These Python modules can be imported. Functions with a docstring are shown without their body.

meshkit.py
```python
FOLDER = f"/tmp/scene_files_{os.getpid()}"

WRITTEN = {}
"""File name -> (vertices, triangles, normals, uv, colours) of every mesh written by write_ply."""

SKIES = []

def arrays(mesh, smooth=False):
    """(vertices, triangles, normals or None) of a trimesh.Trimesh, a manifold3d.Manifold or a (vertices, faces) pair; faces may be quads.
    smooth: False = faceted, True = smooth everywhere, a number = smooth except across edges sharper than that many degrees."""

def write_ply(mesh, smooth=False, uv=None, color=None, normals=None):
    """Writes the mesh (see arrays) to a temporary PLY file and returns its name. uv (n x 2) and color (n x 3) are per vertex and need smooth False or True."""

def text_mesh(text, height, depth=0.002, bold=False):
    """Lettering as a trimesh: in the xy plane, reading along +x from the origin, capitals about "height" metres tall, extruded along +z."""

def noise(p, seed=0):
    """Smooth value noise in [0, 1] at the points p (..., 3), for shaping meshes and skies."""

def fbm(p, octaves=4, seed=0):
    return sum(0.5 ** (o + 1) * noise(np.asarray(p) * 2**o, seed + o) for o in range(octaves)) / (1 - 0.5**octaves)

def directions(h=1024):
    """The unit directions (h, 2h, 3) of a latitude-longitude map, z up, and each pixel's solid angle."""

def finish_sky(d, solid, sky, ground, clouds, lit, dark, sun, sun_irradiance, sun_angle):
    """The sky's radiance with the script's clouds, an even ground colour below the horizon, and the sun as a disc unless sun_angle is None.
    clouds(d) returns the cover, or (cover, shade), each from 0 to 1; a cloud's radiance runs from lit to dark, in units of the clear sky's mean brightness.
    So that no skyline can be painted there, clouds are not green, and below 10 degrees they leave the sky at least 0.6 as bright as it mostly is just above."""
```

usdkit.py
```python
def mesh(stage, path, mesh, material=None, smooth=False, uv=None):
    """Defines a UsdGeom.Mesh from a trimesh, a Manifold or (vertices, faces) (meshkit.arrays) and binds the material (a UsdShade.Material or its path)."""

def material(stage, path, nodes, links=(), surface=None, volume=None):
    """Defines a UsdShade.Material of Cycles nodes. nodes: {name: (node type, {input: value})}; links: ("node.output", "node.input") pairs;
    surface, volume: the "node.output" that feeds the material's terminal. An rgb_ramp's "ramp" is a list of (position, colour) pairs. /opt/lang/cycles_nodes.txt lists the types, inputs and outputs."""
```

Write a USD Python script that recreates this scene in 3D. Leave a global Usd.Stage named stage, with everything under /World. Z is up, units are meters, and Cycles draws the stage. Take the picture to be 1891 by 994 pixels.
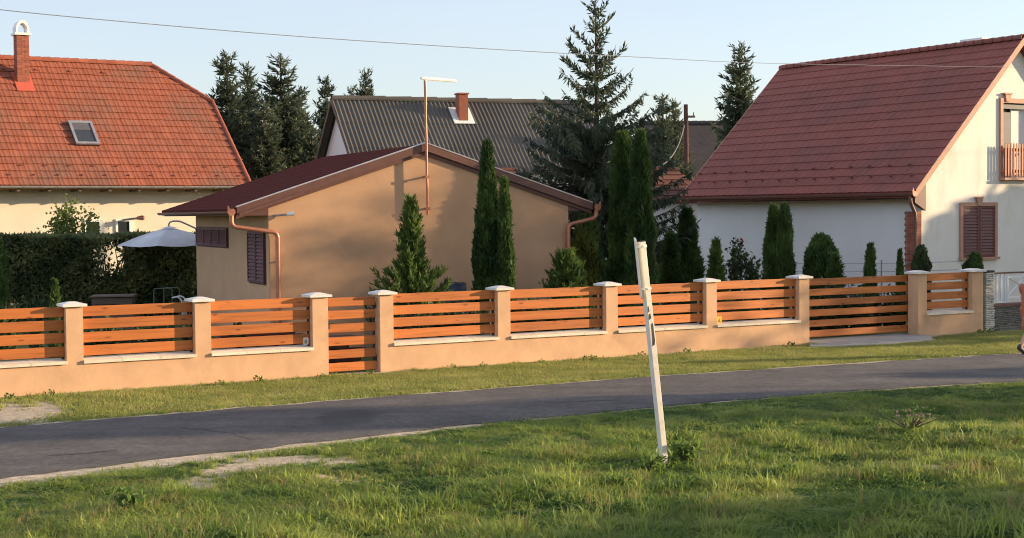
"""A village street in low evening sun: slatted garden fence, garage, tiled houses, conifers, a leaning sign post."""
import math
import numpy as np
import trimesh
import manifold3d
import shapely
from shapely.geometry import Polygon
from pxr import Gf, Sdf, Usd, UsdGeom, UsdLux, UsdShade, Vt
import usdkit
from meshkit import noise, fbm

PI = math.pi
stage = Usd.Stage.CreateInMemory()
UsdGeom.SetStageUpAxis(stage, "Z")
UsdGeom.SetStageMetersPerUnit(stage, 1.0)
UsdGeom.Xform.Define(stage, "/World")
UsdGeom.Scope.Define(stage, "/World/Looks")

# ------------------------------------------------------------------ camera
FPX, CX, CY, EYE = 2800.0, 945.5, 497.0, 3.03          # measured on the 1891 x 994 photograph
PITCH, ROLL = math.atan(104 / FPX), 0.0097
EXPOSURE = 1.15
_R0, FWD, _U0 = np.array([1., 0, 0]), np.array([0, math.cos(PITCH), -math.sin(PITCH)]), np.array([0, math.sin(PITCH), math.cos(PITCH)])
RIGHT = math.cos(ROLL) * _R0 - math.sin(ROLL) * _U0
UP = math.sin(ROLL) * _R0 + math.cos(ROLL) * _U0
CAM = np.array([0, 0, EYE])
camera = UsdGeom.Camera.Define(stage, "/World/camera")
camera.AddTransformOp().Set(Gf.Matrix4d(*RIGHT, 0, *UP, 0, *(-FWD), 0, *CAM, 1))
camera.CreateHorizontalApertureAttr(36.0)
camera.CreateVerticalApertureAttr(36.0 * 538 / 1024)
camera.CreateFocalLengthAttr(36.0 * FPX / 1891)
camera.CreateClippingRangeAttr(Gf.Vec2f(0.1, 5000))
camera.CreateExposureAttr(EXPOSURE)

# ------------------------------------------------------------------ sun and sky
SUN_ELEV = math.radians(11.2)
SUN_AZ = math.atan2(0.988, 0.155)                       # from +y towards +x
SUN = np.array([math.sin(SUN_AZ) * math.cos(SUN_ELEV), math.cos(SUN_AZ) * math.cos(SUN_ELEV), math.sin(SUN_ELEV)])
SUN_POWER, SKY_POWER = 1.1, 0.12
sun = UsdLux.DistantLight.Define(stage, "/World/sun")
_x = np.cross([0, 0, 1], SUN); _x /= np.linalg.norm(_x)
_y = np.cross(SUN, _x)
sun.AddTransformOp().Set(Gf.Matrix4d(*_x, 0, *_y, 0, *SUN, 0, 0, 0, 0, 1))
sun.CreateIntensityAttr(SUN_POWER)
sun.CreateAngleAttr(0.53)
sun.CreateNormalizeAttr(True)
sun.CreateColorAttr(Gf.Vec3f(1.0, 0.74, 0.46))
sky = UsdLux.DomeLight.Define(stage, "/World/sky")
# clear evening air with a thin, even veil of high cloud
sky_mat = usdkit.material(stage, "/World/Looks/sky_air", {
    "sky": ("sky_texture", {"sky_type": "single_scattering", "sun_disc": False, "sun_elevation": SUN_ELEV, "sun_rotation": SUN_AZ,
                            "altitude": 120.0, "air_density": 1.0, "aerosol_density": 1.0, "ozone_density": 3.0}),
    "tc": ("texture_coordinate", {}), "m": ("mapping", {"scale": (1.0, 1.0, 3.5)}), "n": ("noise_texture", {"scale": 1.6, "detail": 5.0, "roughness": 0.55}),
    "v": ("map_range", {"from_min": 0.3, "from_max": 0.7, "to_min": 0.27, "to_max": 0.35, "clamp": True}),
    "veil": ("mix_color", {"b": (4.6, 4.1, 4.2), "use_clamp": False}),
    "bg": ("background_shader", {"strength": SKY_POWER})},
    [("tc.generated", "m.vector"), ("m.vector", "n.vector"), ("n.fac", "v.value"), ("v.result", "veil.fac"), ("sky.color", "veil.a"), ("veil.result", "bg.color")], surface="bg.background")
UsdShade.MaterialBindingAPI.Apply(sky.GetPrim()).Bind(sky_mat)


# ------------------------------------------------------------------ pixels of the photograph -> rays
def ray(px, py):
    return FWD + (px - CX) / FPX * RIGHT + (CY - py) / FPX * UP


def on_ground(px, py, z=0.0):
    r = ray(px, py)
    return CAM + r * ((z - EYE) / r[2])


def at_depth(px, py, Y):
    r = ray(px, py)
    return CAM + r * (Y / r[1])


# ------------------------------------------------------------------ naming and building
_used = {}


def numbered(parent, name):
    key = (parent, name)
    n = _used.get(key, -1) + 1
    _used[key] = n
    return name if n == 0 else f"{name}_{n:03d}"


def tag(prim, label=None, cat=None, group=None, kind=None):
    for k, v in (("label", label), ("category", cat), ("group", group), ("kind", kind)):
        if v:
            prim.SetCustomDataByKey(k, v)
    return prim


def obj(name, m, mat, parent=None, label=None, smooth=False):
    """One Mesh prim under parent (a prim) or /World."""
    base = "/World" if parent is None else str(parent.GetPath())
    prim = usdkit.mesh(stage, f"{base}/{numbered(base, name)}", m.data() if isinstance(m, MB) else m, mat, smooth=smooth).GetPrim()
    if label:
        prim.SetCustomDataByKey("label", label)
    return prim


def thing(name, label, cat, loc=(0, 0, 0), rot=0.0, group=None, scale=None):
    x = UsdGeom.Xform.Define(stage, "/World/" + numbered("/World", name))
    x.AddTranslateOp().Set(Gf.Vec3d(*map(float, loc)))
    x.AddRotateZOp().Set(math.degrees(rot))
    if scale is not None:
        x.AddScaleOp().Set(Gf.Vec3f(*map(float, scale)))
    return tag(x.GetPrim(), label, cat, group)


def copy_of(proto, label, loc, rot=0.0, scale=(1, 1, 1), name=None, group=None):
    """Another instance of a thing, with copies of its parts."""
    cat = proto.GetCustomDataByKey("category")
    r = thing(name or proto.GetName().rstrip("0123456789").rstrip("_"), label, cat, loc, rot, group or proto.GetCustomDataByKey("group"), scale)
    r.GetReferences().AddInternalReference(proto.GetPath())
    r.SetInstanceable(True)
    return r


class MB:
    """Collects triangles for one mesh."""

    def __init__(self):
        self.v, self.f, self.n = [], [], 0

    def add(self, v, f):
        v = np.asarray(v, float).reshape(-1, 3)
        f = np.asarray(f, int)
        if f.shape[1] == 4:
            f = np.vstack([f[:, [0, 1, 2]], f[:, [0, 2, 3]]])
        self.v.append(v); self.f.append(f + self.n); self.n += len(v)
        return self

    def data(self):
        return np.vstack(self.v), np.vstack(self.f)

    def box(self, x0, x1, y0, y1, z0, z1):
        v = [(x, y, z) for x in (x0, x1) for y in (y0, y1) for z in (z0, z1)]
        return self.add(v, [(0, 1, 3, 2), (4, 6, 7, 5), (0, 4, 5, 1), (2, 3, 7, 6), (0, 2, 6, 4), (1, 5, 7, 3)])

    def cbox(self, x0, x1, y0, y1, z0, z1, c, axis=0):
        """A box whose four edges along axis are chamfered by c."""
        lo, hi = [x0, y0, z0], [x1, y1, z1]
        a, b = [k for k in range(3) if k != axis]
        ring = [(lo[a] + c, lo[b]), (hi[a] - c, lo[b]), (hi[a], lo[b] + c), (hi[a], hi[b] - c), (hi[a] - c, hi[b]), (lo[a] + c, hi[b]), (lo[a], hi[b] - c), (lo[a], lo[b] + c)]
        v = []
        for e in (lo[axis], hi[axis]):
            for p in ring:
                q = [0, 0, 0]; q[axis], q[a], q[b] = e, p[0], p[1]; v.append(q)
        f = []
        for i in range(8):
            j = (i + 1) % 8
            f += [(i, j, j + 8), (i, j + 8, i + 8)]
        for i in range(1, 7):
            f += [(0, i + 1, i), (8, 8 + i, 9 + i)]
        return self.add(v, f)

    def prism(self, poly, axis, e0, e1):
        """poly in the plane of the other two axes (in x, y, z order), extruded from e0 to e1 along axis."""
        g = poly if isinstance(poly, shapely.geometry.base.BaseGeometry) else Polygon(poly)
        m = trimesh.creation.extrude_polygon(g, 1.0, engine="earcut")
        v = np.array(m.vertices)
        a, b = [k for k in range(3) if k != axis]
        out = np.zeros_like(v)
        out[:, a], out[:, b], out[:, axis] = v[:, 0], v[:, 1], e0 + v[:, 2] * (e1 - e0)
        return self.add(out, m.faces)

    def tube(self, pts, r, sides=8, cap=True):
        v, f = tube(pts, r, sides, cap)
        return self.add(v, f)

    def hull(self, pts):
        m = trimesh.convex.convex_hull(np.asarray(pts, float))
        return self.add(m.vertices, m.faces)


def tube(pts, r, sides=8, cap=True):
    p = np.asarray(pts, float)
    r = np.broadcast_to(np.asarray(r, float), (len(p),))
    t = np.gradient(p, axis=0)
    t /= np.maximum(np.linalg.norm(t, axis=1, keepdims=True), 1e-9)
    ref = np.array([0, 0, 1.0]) if abs(t[0][2]) < 0.9 else np.array([1.0, 0, 0])
    a = np.cross(t[0], ref); a /= np.linalg.norm(a)
    rings = []
    for i in range(len(p)):
        a = a - t[i] * (a @ t[i]); a /= np.linalg.norm(a)
        b = np.cross(t[i], a)
        ang = np.arange(sides) * 2 * PI / sides
        rings.append(p[i] + r[i] * (np.cos(ang)[:, None] * a + np.sin(ang)[:, None] * b))
    v = np.vstack(rings)
    f = []
    for i in range(len(p) - 1):
        for k in range(sides):
            j = (k + 1) % sides
            f.append((i * sides + k, i * sides + j, (i + 1) * sides + j, (i + 1) * sides + k))
    f = np.array(f)
    f = np.vstack([f[:, [0, 1, 2]], f[:, [0, 2, 3]]])
    if cap:
        n = len(v)
        v = np.vstack([v, p[0], p[-1]])
        e = (len(p) - 1) * sides
        f = np.vstack([f, [(n, (k + 1) % sides, k) for k in range(sides)], [(n + 1, e + k, e + (k + 1) % sides) for k in range(sides)]])
    return v, f


def bend(pts, r=0.08, n=4):
    """A polyline with rounded corners."""
    p = [np.asarray(q, float) for q in pts]
    out = [p[0]]
    for i in range(1, len(p) - 1):
        a, b = p[i - 1] - p[i], p[i + 1] - p[i]
        ra = min(r, np.linalg.norm(a) * .45); rb = min(r, np.linalg.norm(b) * .45)
        s, e = p[i] + a / np.linalg.norm(a) * ra, p[i] + b / np.linalg.norm(b) * rb
        for k in range(n + 1):
            t = k / n
            out.append((1 - t) ** 2 * s + 2 * t * (1 - t) * p[i] + t * t * e)
    out.append(p[-1])
    return np.array(out)


class Frame:
    """Local axes of a building: x along the facade, y away from the street, z up."""

    def __init__(self, origin, theta):
        self.o, self.th = np.asarray(origin, float), theta
        self.d = np.array([math.cos(theta), math.sin(theta), 0]); self.e = np.array([-math.sin(theta), math.cos(theta), 0])

    def world(self, x, y, z=0.0):
        return self.o + x * self.d + y * self.e + np.array([0, 0, z])

    def local(self, p):
        q = np.asarray(p) - self.o
        return np.array([q @ self.d, q @ self.e, q[2]])

    def hit_y(self, px, py, y):
        """Where the ray through a pixel meets the local plane y = const: local (x, z)."""
        r = ray(px, py); t = ((self.o + y * self.e - CAM) @ self.e) / (r @ self.e)
        q = self.local(CAM + r * t)
        return q[0], q[2]

    def hit_x(self, px, py, x):
        r = ray(px, py); t = ((self.o + x * self.d - CAM) @ self.d) / (r @ self.d)
        q = self.local(CAM + r * t)
        return q[1], q[2]


# ------------------------------------------------------------------ materials
def look(name, nodes, links, surface="p.BSDF"):
    return usdkit.material(stage, f"/World/Looks/{name}", nodes, links, surface=surface)


def plain(name, col, rough=0.6, vary=0.12, scale=3.0, bump=0.0, bscale=60.0, metal=0.0, spec=0.4, detail=5.0, stretch=(1, 1, 1), per=0.0, dirt=None, dirt_scale=0.7, dirt_at=(0.5, 0.75)):
    """A surface with soft tonal variation, optional per-piece variation, blotches of dirt and fine relief."""
    c = np.array(col)
    nodes = {
        "g": ("geometry", {}), "m": ("mapping", {"scale": stretch}),
        "n": ("noise_texture", {"scale": scale, "detail": detail, "roughness": 0.6}),
        "r": ("rgb_ramp", {"ramp": [(0.3, tuple(c * (1 - vary))), (0.7, tuple(np.minimum(c * (1 + vary), 1)))]}),
        "p": ("principled_bsdf", {"roughness": rough, "metallic": metal, "specular_ior_level": spec})}
    links = [("g.position", "m.vector"), ("m.vector", "n.vector"), ("n.fac", "r.fac")]
    out = "r.color"
    if per:
        nodes |= {"oi": ("object_info", {}), "pa": ("math", {"math_type": "add"}), "pf": ("math", {"math_type": "fraction"}),
                  "pr": ("map_range", {"from_min": 0.0, "from_max": 1.0, "to_min": 1 - per, "to_max": 1 + per}), "ph": ("hsv", {"hue": 0.5, "saturation": 1.0, "fac": 1.0})}
        links += [("oi.random", "pa.value1"), ("g.random_per_island", "pa.value2"), ("pa.value", "pf.value1"), ("pf.value", "pr.value"), ("pr.result", "ph.value"), (out, "ph.color")]
        out = "ph.color"
    if dirt is not None:
        nodes |= {"dn": ("noise_texture", {"scale": dirt_scale, "detail": 6.0, "roughness": 0.65}), "dr": ("map_range", {"from_min": dirt_at[0], "from_max": dirt_at[1], "to_min": 0.0, "to_max": 0.75, "clamp": True}),
                  "dm": ("mix_color", {"b": dirt})}
        links += [("m.vector", "dn.vector"), ("dn.fac", "dr.value"), ("dr.result", "dm.fac"), (out, "dm.a")]
        out = "dm.result"
    links.append((out, "p.base_color"))
    if bump:
        nodes |= {"bn": ("noise_texture", {"scale": bscale, "detail": 3.0}), "b": ("bump", {"strength": 0.6, "distance": bump})}
        links += [("m.vector", "bn.vector"), ("bn.fac", "b.height"), ("b.normal", "p.normal")]
    return look(name, nodes, links)


def wood(name, col, dark, rough=0.5, per=0.2):
    """Sawn boards: grain along the object's x, some knots, every board its own tone."""
    c, k = np.array(col), np.array(dark)
    return look(name, {
        "t": ("texture_coordinate", {}), "oi": ("object_info", {}), "g": ("geometry", {}),
        "ov": ("combine_xyz", {}), "ox": ("math", {"math_type": "multiply", "value2": 37.0}),
        "add": ("mix_vector", {"fac": 0.5}),
        "m": ("mapping", {"scale": (1.6, 30, 30)}), "mk": ("mapping", {"scale": (1.9, 6.5, 6.5)}),
        "n": ("noise_texture", {"scale": 1.0, "detail": 6.0, "roughness": 0.65, "distortion": 0.6}),
        "kv": ("voronoi_texture", {"scale": 2.2, "randomness": 1.0}),
        "kr": ("map_range", {"from_min": 0.05, "from_max": 0.17, "to_min": 0.9, "to_max": 0.0, "clamp": True}),
        "r": ("rgb_ramp", {"ramp": [(0.25, tuple(c * 0.6)), (0.5, tuple(c)), (0.75, tuple(c * 1.25))]}),
        "mx": ("mix_color", {"b": tuple(k)}),
        "pr": ("map_range", {"from_min": 0.0, "from_max": 1.0, "to_min": 1 - per, "to_max": 1 + per}), "ph": ("hsv", {"hue": 0.5, "saturation": 1.0, "fac": 1.0}),
        "b": ("bump", {"strength": 0.35, "distance": 0.004}),
        "p": ("principled_bsdf", {"roughness": rough, "specular_ior_level": 0.35})},
        [("oi.random", "ox.value1"), ("ox.value", "ov.x"), ("ox.value", "ov.z"), ("t.object", "add.a"), ("ov.vector", "add.b"), ("add.result", "m.vector"), ("add.result", "mk.vector"),
         ("m.vector", "n.vector"), ("mk.vector", "kv.vector"), ("kv.distance", "kr.value"), ("n.fac", "r.fac"), ("r.color", "mx.a"), ("kr.result", "mx.fac"),
         ("oi.random", "pr.value"), ("pr.result", "ph.value"), ("mx.result", "ph.color"), ("ph.color", "p.base_color"), ("n.fac", "b.height"), ("b.normal", "p.normal")])


def leafy(name, dark, light, trans=0.35, scale=1.2, rough=0.55):
    """Leaves and needles: tone varies from leaf to leaf and from clump to clump; light passes through."""
    d, l = np.array(dark), np.array(light)
    return look(name, {
        "g": ("geometry", {}), "n": ("noise_texture", {"scale": scale, "detail": 3.0}),
        "a": ("math", {"math_type": "multiply_add", "value2": 0.45}), "s": ("math", {"math_type": "multiply_add", "value2": 1.2, "value3": -0.3}),
        "r": ("rgb_ramp", {"ramp": [(0.15, tuple(d)), (0.55, tuple((d + l) / 2)), (0.95, tuple(l))]}),
        "p": ("principled_bsdf", {"roughness": rough, "specular_ior_level": 0.25}),
        "t": ("translucent_bsdf", {}), "mx": ("mix_closure", {"fac": trans})},
        [("g.position", "n.vector"), ("n.fac", "s.value1"), ("g.random_per_island", "a.value1"), ("s.value", "a.value3"), ("a.value", "r.fac"), ("r.color", "p.base_color"), ("r.color", "t.color"),
         ("p.BSDF", "mx.closure1"), ("t.BSDF", "mx.closure2")], surface="mx.closure")


STUCCO = (0.61, 0.378, 0.22)
M = {}
M["fence_stucco"] = plain("fence_stucco", STUCCO, 0.85, 0.09, 2.2, 0.006, 160, spec=0.2, dirt=(0.36, 0.23, 0.14), dirt_scale=1.3, dirt_at=(0.53, 0.85))
M["garage_stucco"] = plain("garage_stucco", (0.53, 0.32, 0.185), 0.85, 0.09, 1.2, 0.006, 140, spec=0.2, dirt=(0.42, 0.28, 0.18), dirt_scale=0.8, dirt_at=(0.55, 0.9))
M["cap_stone"] = plain("cap_stone", (0.66, 0.62, 0.55), 0.75, 0.1, 9, 0.002, 120, per=0.05)
M["sill_stone"] = plain("sill_stone", (0.68, 0.60, 0.47), 0.75, 0.1, 9, 0.002, 120, per=0.08)
M["board"] = wood("board", (0.46, 0.142, 0.032), (0.15, 0.042, 0.014))
M["dark_steel"] = plain("dark_steel", (0.05, 0.03, 0.028), 0.5, 0.2, 20, metal=0.3)
M["left_tile"] = plain("left_tile", (0.285, 0.09, 0.052), 0.85, 0.14, 2.2, 0.003, 90, per=0.10, spec=0.2, dirt=(0.135, 0.095, 0.07), dirt_scale=0.55, dirt_at=(0.47, 0.72))
M["ridge_clay"] = plain("ridge_clay", (0.31, 0.09, 0.05), 0.8, 0.14, 3, 0.002, 90, per=0.14)
M["right_tile"] = plain("right_tile", (0.215, 0.06, 0.041), 0.75, 0.12, 1.6, 0.003, 70, per=0.07, dirt=(0.13, 0.05, 0.04), dirt_scale=0.6)
M["shingle"] = plain("shingle", (0.095, 0.032, 0.026), 1.0, 0.22, 14, 0.004, 90, spec=0.0, dirt=(0.07, 0.035, 0.04), dirt_scale=2.0)
M["brown_trim"] = plain("brown_trim", (0.135, 0.058, 0.042), 0.5, 0.12, 6, per=0.05)
M["copper"] = plain("copper", (0.42, 0.17, 0.10), 0.38, 0.15, 5, metal=0.35, spec=0.5)
M["brown_gutter"] = plain("brown_gutter", (0.13, 0.055, 0.042), 0.4, 0.15, 5, spec=0.5)
M["zinc"] = plain("zinc", (0.36, 0.36, 0.36), 0.45, 0.15, 6, metal=0.6)
M["flash_edge"] = plain("flash_edge", (0.5, 0.45, 0.42), 0.35, 0.1, 6, metal=0.6)
M["cream_wall"] = plain("cream_wall", (0.69, 0.61, 0.48), 0.9, 0.05, 1.0, 0.005, 90, spec=0.2, dirt=(0.5, 0.42, 0.3), dirt_scale=0.7, dirt_at=(0.58, 0.95))
M["white_wall"] = plain("white_wall", (0.74, 0.72, 0.68), 0.9, 0.04, 1.0, 0.004, 90, spec=0.2, dirt=(0.55, 0.54, 0.49), dirt_scale=0.6, dirt_at=(0.58, 0.95))
M["gable_wall"] = plain("gable_wall", (0.78, 0.74, 0.65), 0.9, 0.04, 1.0, 0.004, 90, spec=0.2, stretch=(1, 1, 0.35), dirt=(0.42, 0.44, 0.34), dirt_scale=1.3, dirt_at=(0.50, 0.82))
M["brick"] = plain("brick", (0.28, 0.088, 0.05), 0.85, 0.15, 8, 0.003, 80, per=0.2)
M["mortar"] = plain("mortar", (0.33, 0.24, 0.19), 0.9, 0.1, 12, 0.002, 90)
M["red_flashing"] = plain("red_flashing", (0.52, 0.10, 0.055), 0.5, 0.1, 5)
M["white_paint"] = plain("white_paint", (0.76, 0.74, 0.69), 0.5, 0.06, 8, dirt=(0.5, 0.46, 0.38), dirt_scale=4, dirt_at=(0.55, 0.85))
M["asbestos"] = plain("asbestos", (0.125, 0.112, 0.096), 0.95, 0.2, 1.2, 0.003, 60, spec=0.1, dirt=(0.06, 0.055, 0.05), dirt_scale=0.6, dirt_at=(0.42, 0.75))
M["dark_roof"] = plain("dark_roof", (0.055, 0.045, 0.042), 0.9, 0.2, 3, 0.02, 4)
M["rust_roof"] = plain("rust_roof", (0.155, 0.058, 0.036), 0.85, 0.25, 1.2, 0.006, 20, per=0.15, dirt=(0.11, 0.05, 0.04), dirt_scale=0.9, dirt_at=(0.45, 0.65))
M["plum_shutter"] = plain("plum_shutter", (0.085, 0.035, 0.036), 0.5, 0.15, 8, per=0.15)
M["red_shutter"] = plain("red_shutter", (0.125, 0.036, 0.032), 0.5, 0.15, 8, per=0.1)
M["pink_trim"] = plain("pink_trim", (0.47, 0.25, 0.17), 0.7, 0.08, 5)
M["picket"] = plain("picket", (0.38, 0.125, 0.06), 0.55, 0.12, 8, per=0.12)
M["glass"] = look("glass", {"p": ("principled_bsdf", {"base_color": (0.03, 0.035, 0.04), "roughness": 0.06, "specular_ior_level": 0.8})}, [])
M["blind"] = plain("blind", (0.09, 0.09, 0.10), 0.6, 0.1, 5)
M["parasol_cloth"] = look("parasol_cloth", {"g": ("geometry", {}), "n": ("noise_texture", {"scale": 3.0}), "r": ("rgb_ramp", {"ramp": [(0.3, (0.70, 0.72, 0.76)), (0.7, (0.82, 0.83, 0.86))]}),
                          "p": ("principled_bsdf", {"roughness": 0.8}), "t": ("translucent_bsdf", {}), "mx": ("mix_closure", {"fac": 0.3})},
                          [("g.position", "n.vector"), ("n.fac", "r.fac"), ("r.color", "p.base_color"), ("r.color", "t.color"), ("p.BSDF", "mx.closure1"), ("t.BSDF", "mx.closure2")], "mx.closure")
M["grey_tube"] = plain("grey_tube", (0.30, 0.28, 0.26), 0.4, 0.1, 8, metal=0.5)
M["green_tube"] = plain("green_tube", (0.07, 0.10, 0.08), 0.5, 0.1, 8)
M["bark"] = plain("bark", (0.085, 0.06, 0.045), 0.95, 0.3, 12, 0.01, 40, stretch=(1, 1, 0.3))
M["birch_bark"] = plain("birch_bark", (0.6, 0.57, 0.5), 0.8, 0.3, 14)
M["old_wood"] = plain("old_wood", (0.12, 0.085, 0.06), 0.9, 0.25, 10, per=0.2, stretch=(1, 1, 4))
M["pile_wood"] = plain("pile_wood", (0.085, 0.035, 0.025), 0.85, 0.25, 6, per=0.3)
M["post_paint"] = plain("post_paint", (0.62, 0.575, 0.49), 0.45, 0.08, 7, dirt=(0.46, 0.40, 0.31), dirt_scale=6, dirt_at=(0.52, 0.8), spec=0.4)
M["sign_back"] = plain("sign_back", (0.74, 0.71, 0.63), 0.4, 0.06, 7, metal=0.2)
M["black_paint"] = plain("black_paint", (0.03, 0.028, 0.028), 0.6, 0.2, 20)
M["yellow"] = plain("yellow", (0.75, 0.42, 0.03), 0.5, 0.1, 20)
M["wire"] = plain("wire", (0.22, 0.24, 0.27), 0.6, 0.1, 4)
M["blue_plastic"] = plain("blue_plastic", (0.045, 0.06, 0.095), 0.5, 0.1, 5)
M["clad_stone"] = plain("clad_stone", (0.40, 0.38, 0.32), 0.85, 0.25, 6, 0.004, 40, per=0.6)
M["dark_joint"] = plain("dark_joint", (0.05, 0.05, 0.048), 0.95, 0.2, 20)
M["white_metal"] = plain("white_metal", (0.72, 0.72, 0.72), 0.4, 0.05, 8)
M["concrete"] = plain("concrete", (0.36, 0.34, 0.30), 0.9, 0.14, 4, 0.004, 60, dirt=(0.22, 0.20, 0.16), dirt_scale=2.0)
M["skin"] = plain("skin", (0.52, 0.27, 0.17), 0.5, 0.06, 12)
M["rust_cloth"] = plain("rust_cloth", (0.36, 0.115, 0.065), 0.85, 0.1, 10, 0.003, 30)
M["dark_shoe"] = plain("dark_shoe", (0.025, 0.025, 0.03), 0.6, 0.1, 10)
M["hair"] = plain("hair", (0.06, 0.035, 0.02), 0.6, 0.2, 30)
M["eye_white"] = plain("eye_white", (0.7, 0.7, 0.68), 0.3, 0.02, 10)
M["flower_red"] = leafy("flower_red", (0.45, 0.02, 0.04), (0.7, 0.05, 0.08), 0.3)
M["flower_pink"] = leafy("flower_pink", (0.5, 0.3, 0.36), (0.65, 0.45, 0.5), 0.3)
M["spruce"] = leafy("spruce", (0.05, 0.072, 0.046), (0.22, 0.26, 0.14), 0.3, 0.9)
M["thuja"] = leafy("thuja", (0.035, 0.07, 0.02), (0.20, 0.30, 0.07), 0.3, 1.6)
M["thuja_light"] = leafy("thuja_light", (0.07, 0.12, 0.03), (0.27, 0.36, 0.08), 0.35, 2.0)
M["hedge"] = leafy("hedge", (0.08, 0.11, 0.045), (0.46, 0.46, 0.19), 0.3, 1.3)
M["bush"] = leafy("bush", (0.035, 0.06, 0.025), (0.17, 0.23, 0.08), 0.3, 2.0)
M["birch"] = leafy("birch", (0.12, 0.17, 0.035), (0.26, 0.30, 0.07), 0.4, 1.5)
M["deciduous"] = leafy("deciduous", (0.03, 0.055, 0.015), (0.10, 0.14, 0.04), 0.2, 0.6)
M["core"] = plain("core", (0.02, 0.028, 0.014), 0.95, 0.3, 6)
M["grass_long"] = leafy("grass_long", (0.15, 0.23, 0.04), (0.60, 0.63, 0.15), 0.45, 0.9, 0.45)
M["grass_mown"] = leafy("grass_mown", (0.25, 0.28, 0.07), (0.58, 0.55, 0.19), 0.4, 0.8, 0.5)
M["clover"] = leafy("clover", (0.06, 0.13, 0.03), (0.20, 0.31, 0.07), 0.35, 1.4)
M["straw"] = leafy("straw", (0.32, 0.25, 0.10), (0.55, 0.45, 0.20), 0.35, 1.0)
M["weed"] = leafy("weed", (0.08, 0.15, 0.03), (0.36, 0.47, 0.11), 0.45, 2.0)

# ------------------------------------------------------------------ the ground
FENCE_TH = math.radians(29.67)
_cf, _sf = math.cos(FENCE_TH), math.sin(FENCE_TH)
FENCE_P = 26.46
FN = Frame((-_sf * FENCE_P, _cf * FENCE_P, 0), FENCE_TH)


def sp(X, Y):
    """Distance along the street and distance across it."""
    return X * _cf + Y * _sf, -X * _sf + Y * _cf


_near = np.array([sp(*on_ground(x, y)[:2]) for x, y in ((-150, 905), (0, 884), (200, 861), (400, 836), (600, 816), (790, 797), (1050, 768), (1300, 744), (1600, 722), (1891, 704))])
_far = np.array([sp(*on_ground(x, y)[:2]) for x, y in ((-150, 806), (0, 793), (300, 768), (600, 743), (900, 721), (1200, 700), (1550, 674), (1891, 655))])


def smooth_edge(tab):
    k = np.polyfit(tab[:, 0], tab[:, 1], 3)
    lo, hi = tab[0, 0], tab[-1, 0]
    return lambda s: np.polyval(k, np.clip(s, lo, hi))


road_near, road_far = smooth_edge(_near), smooth_edge(_far)


def blob(X, Y, px, py, rx, ry):
    c = on_ground(px, py)
    k = FPX / c[1]
    ry_m = ry * c[1] ** 2 / (FPX * EYE)
    return np.exp(-(((X - c[0]) / (rx / k)) ** 2 + ((Y - c[1]) / ry_m) ** 2))


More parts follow.
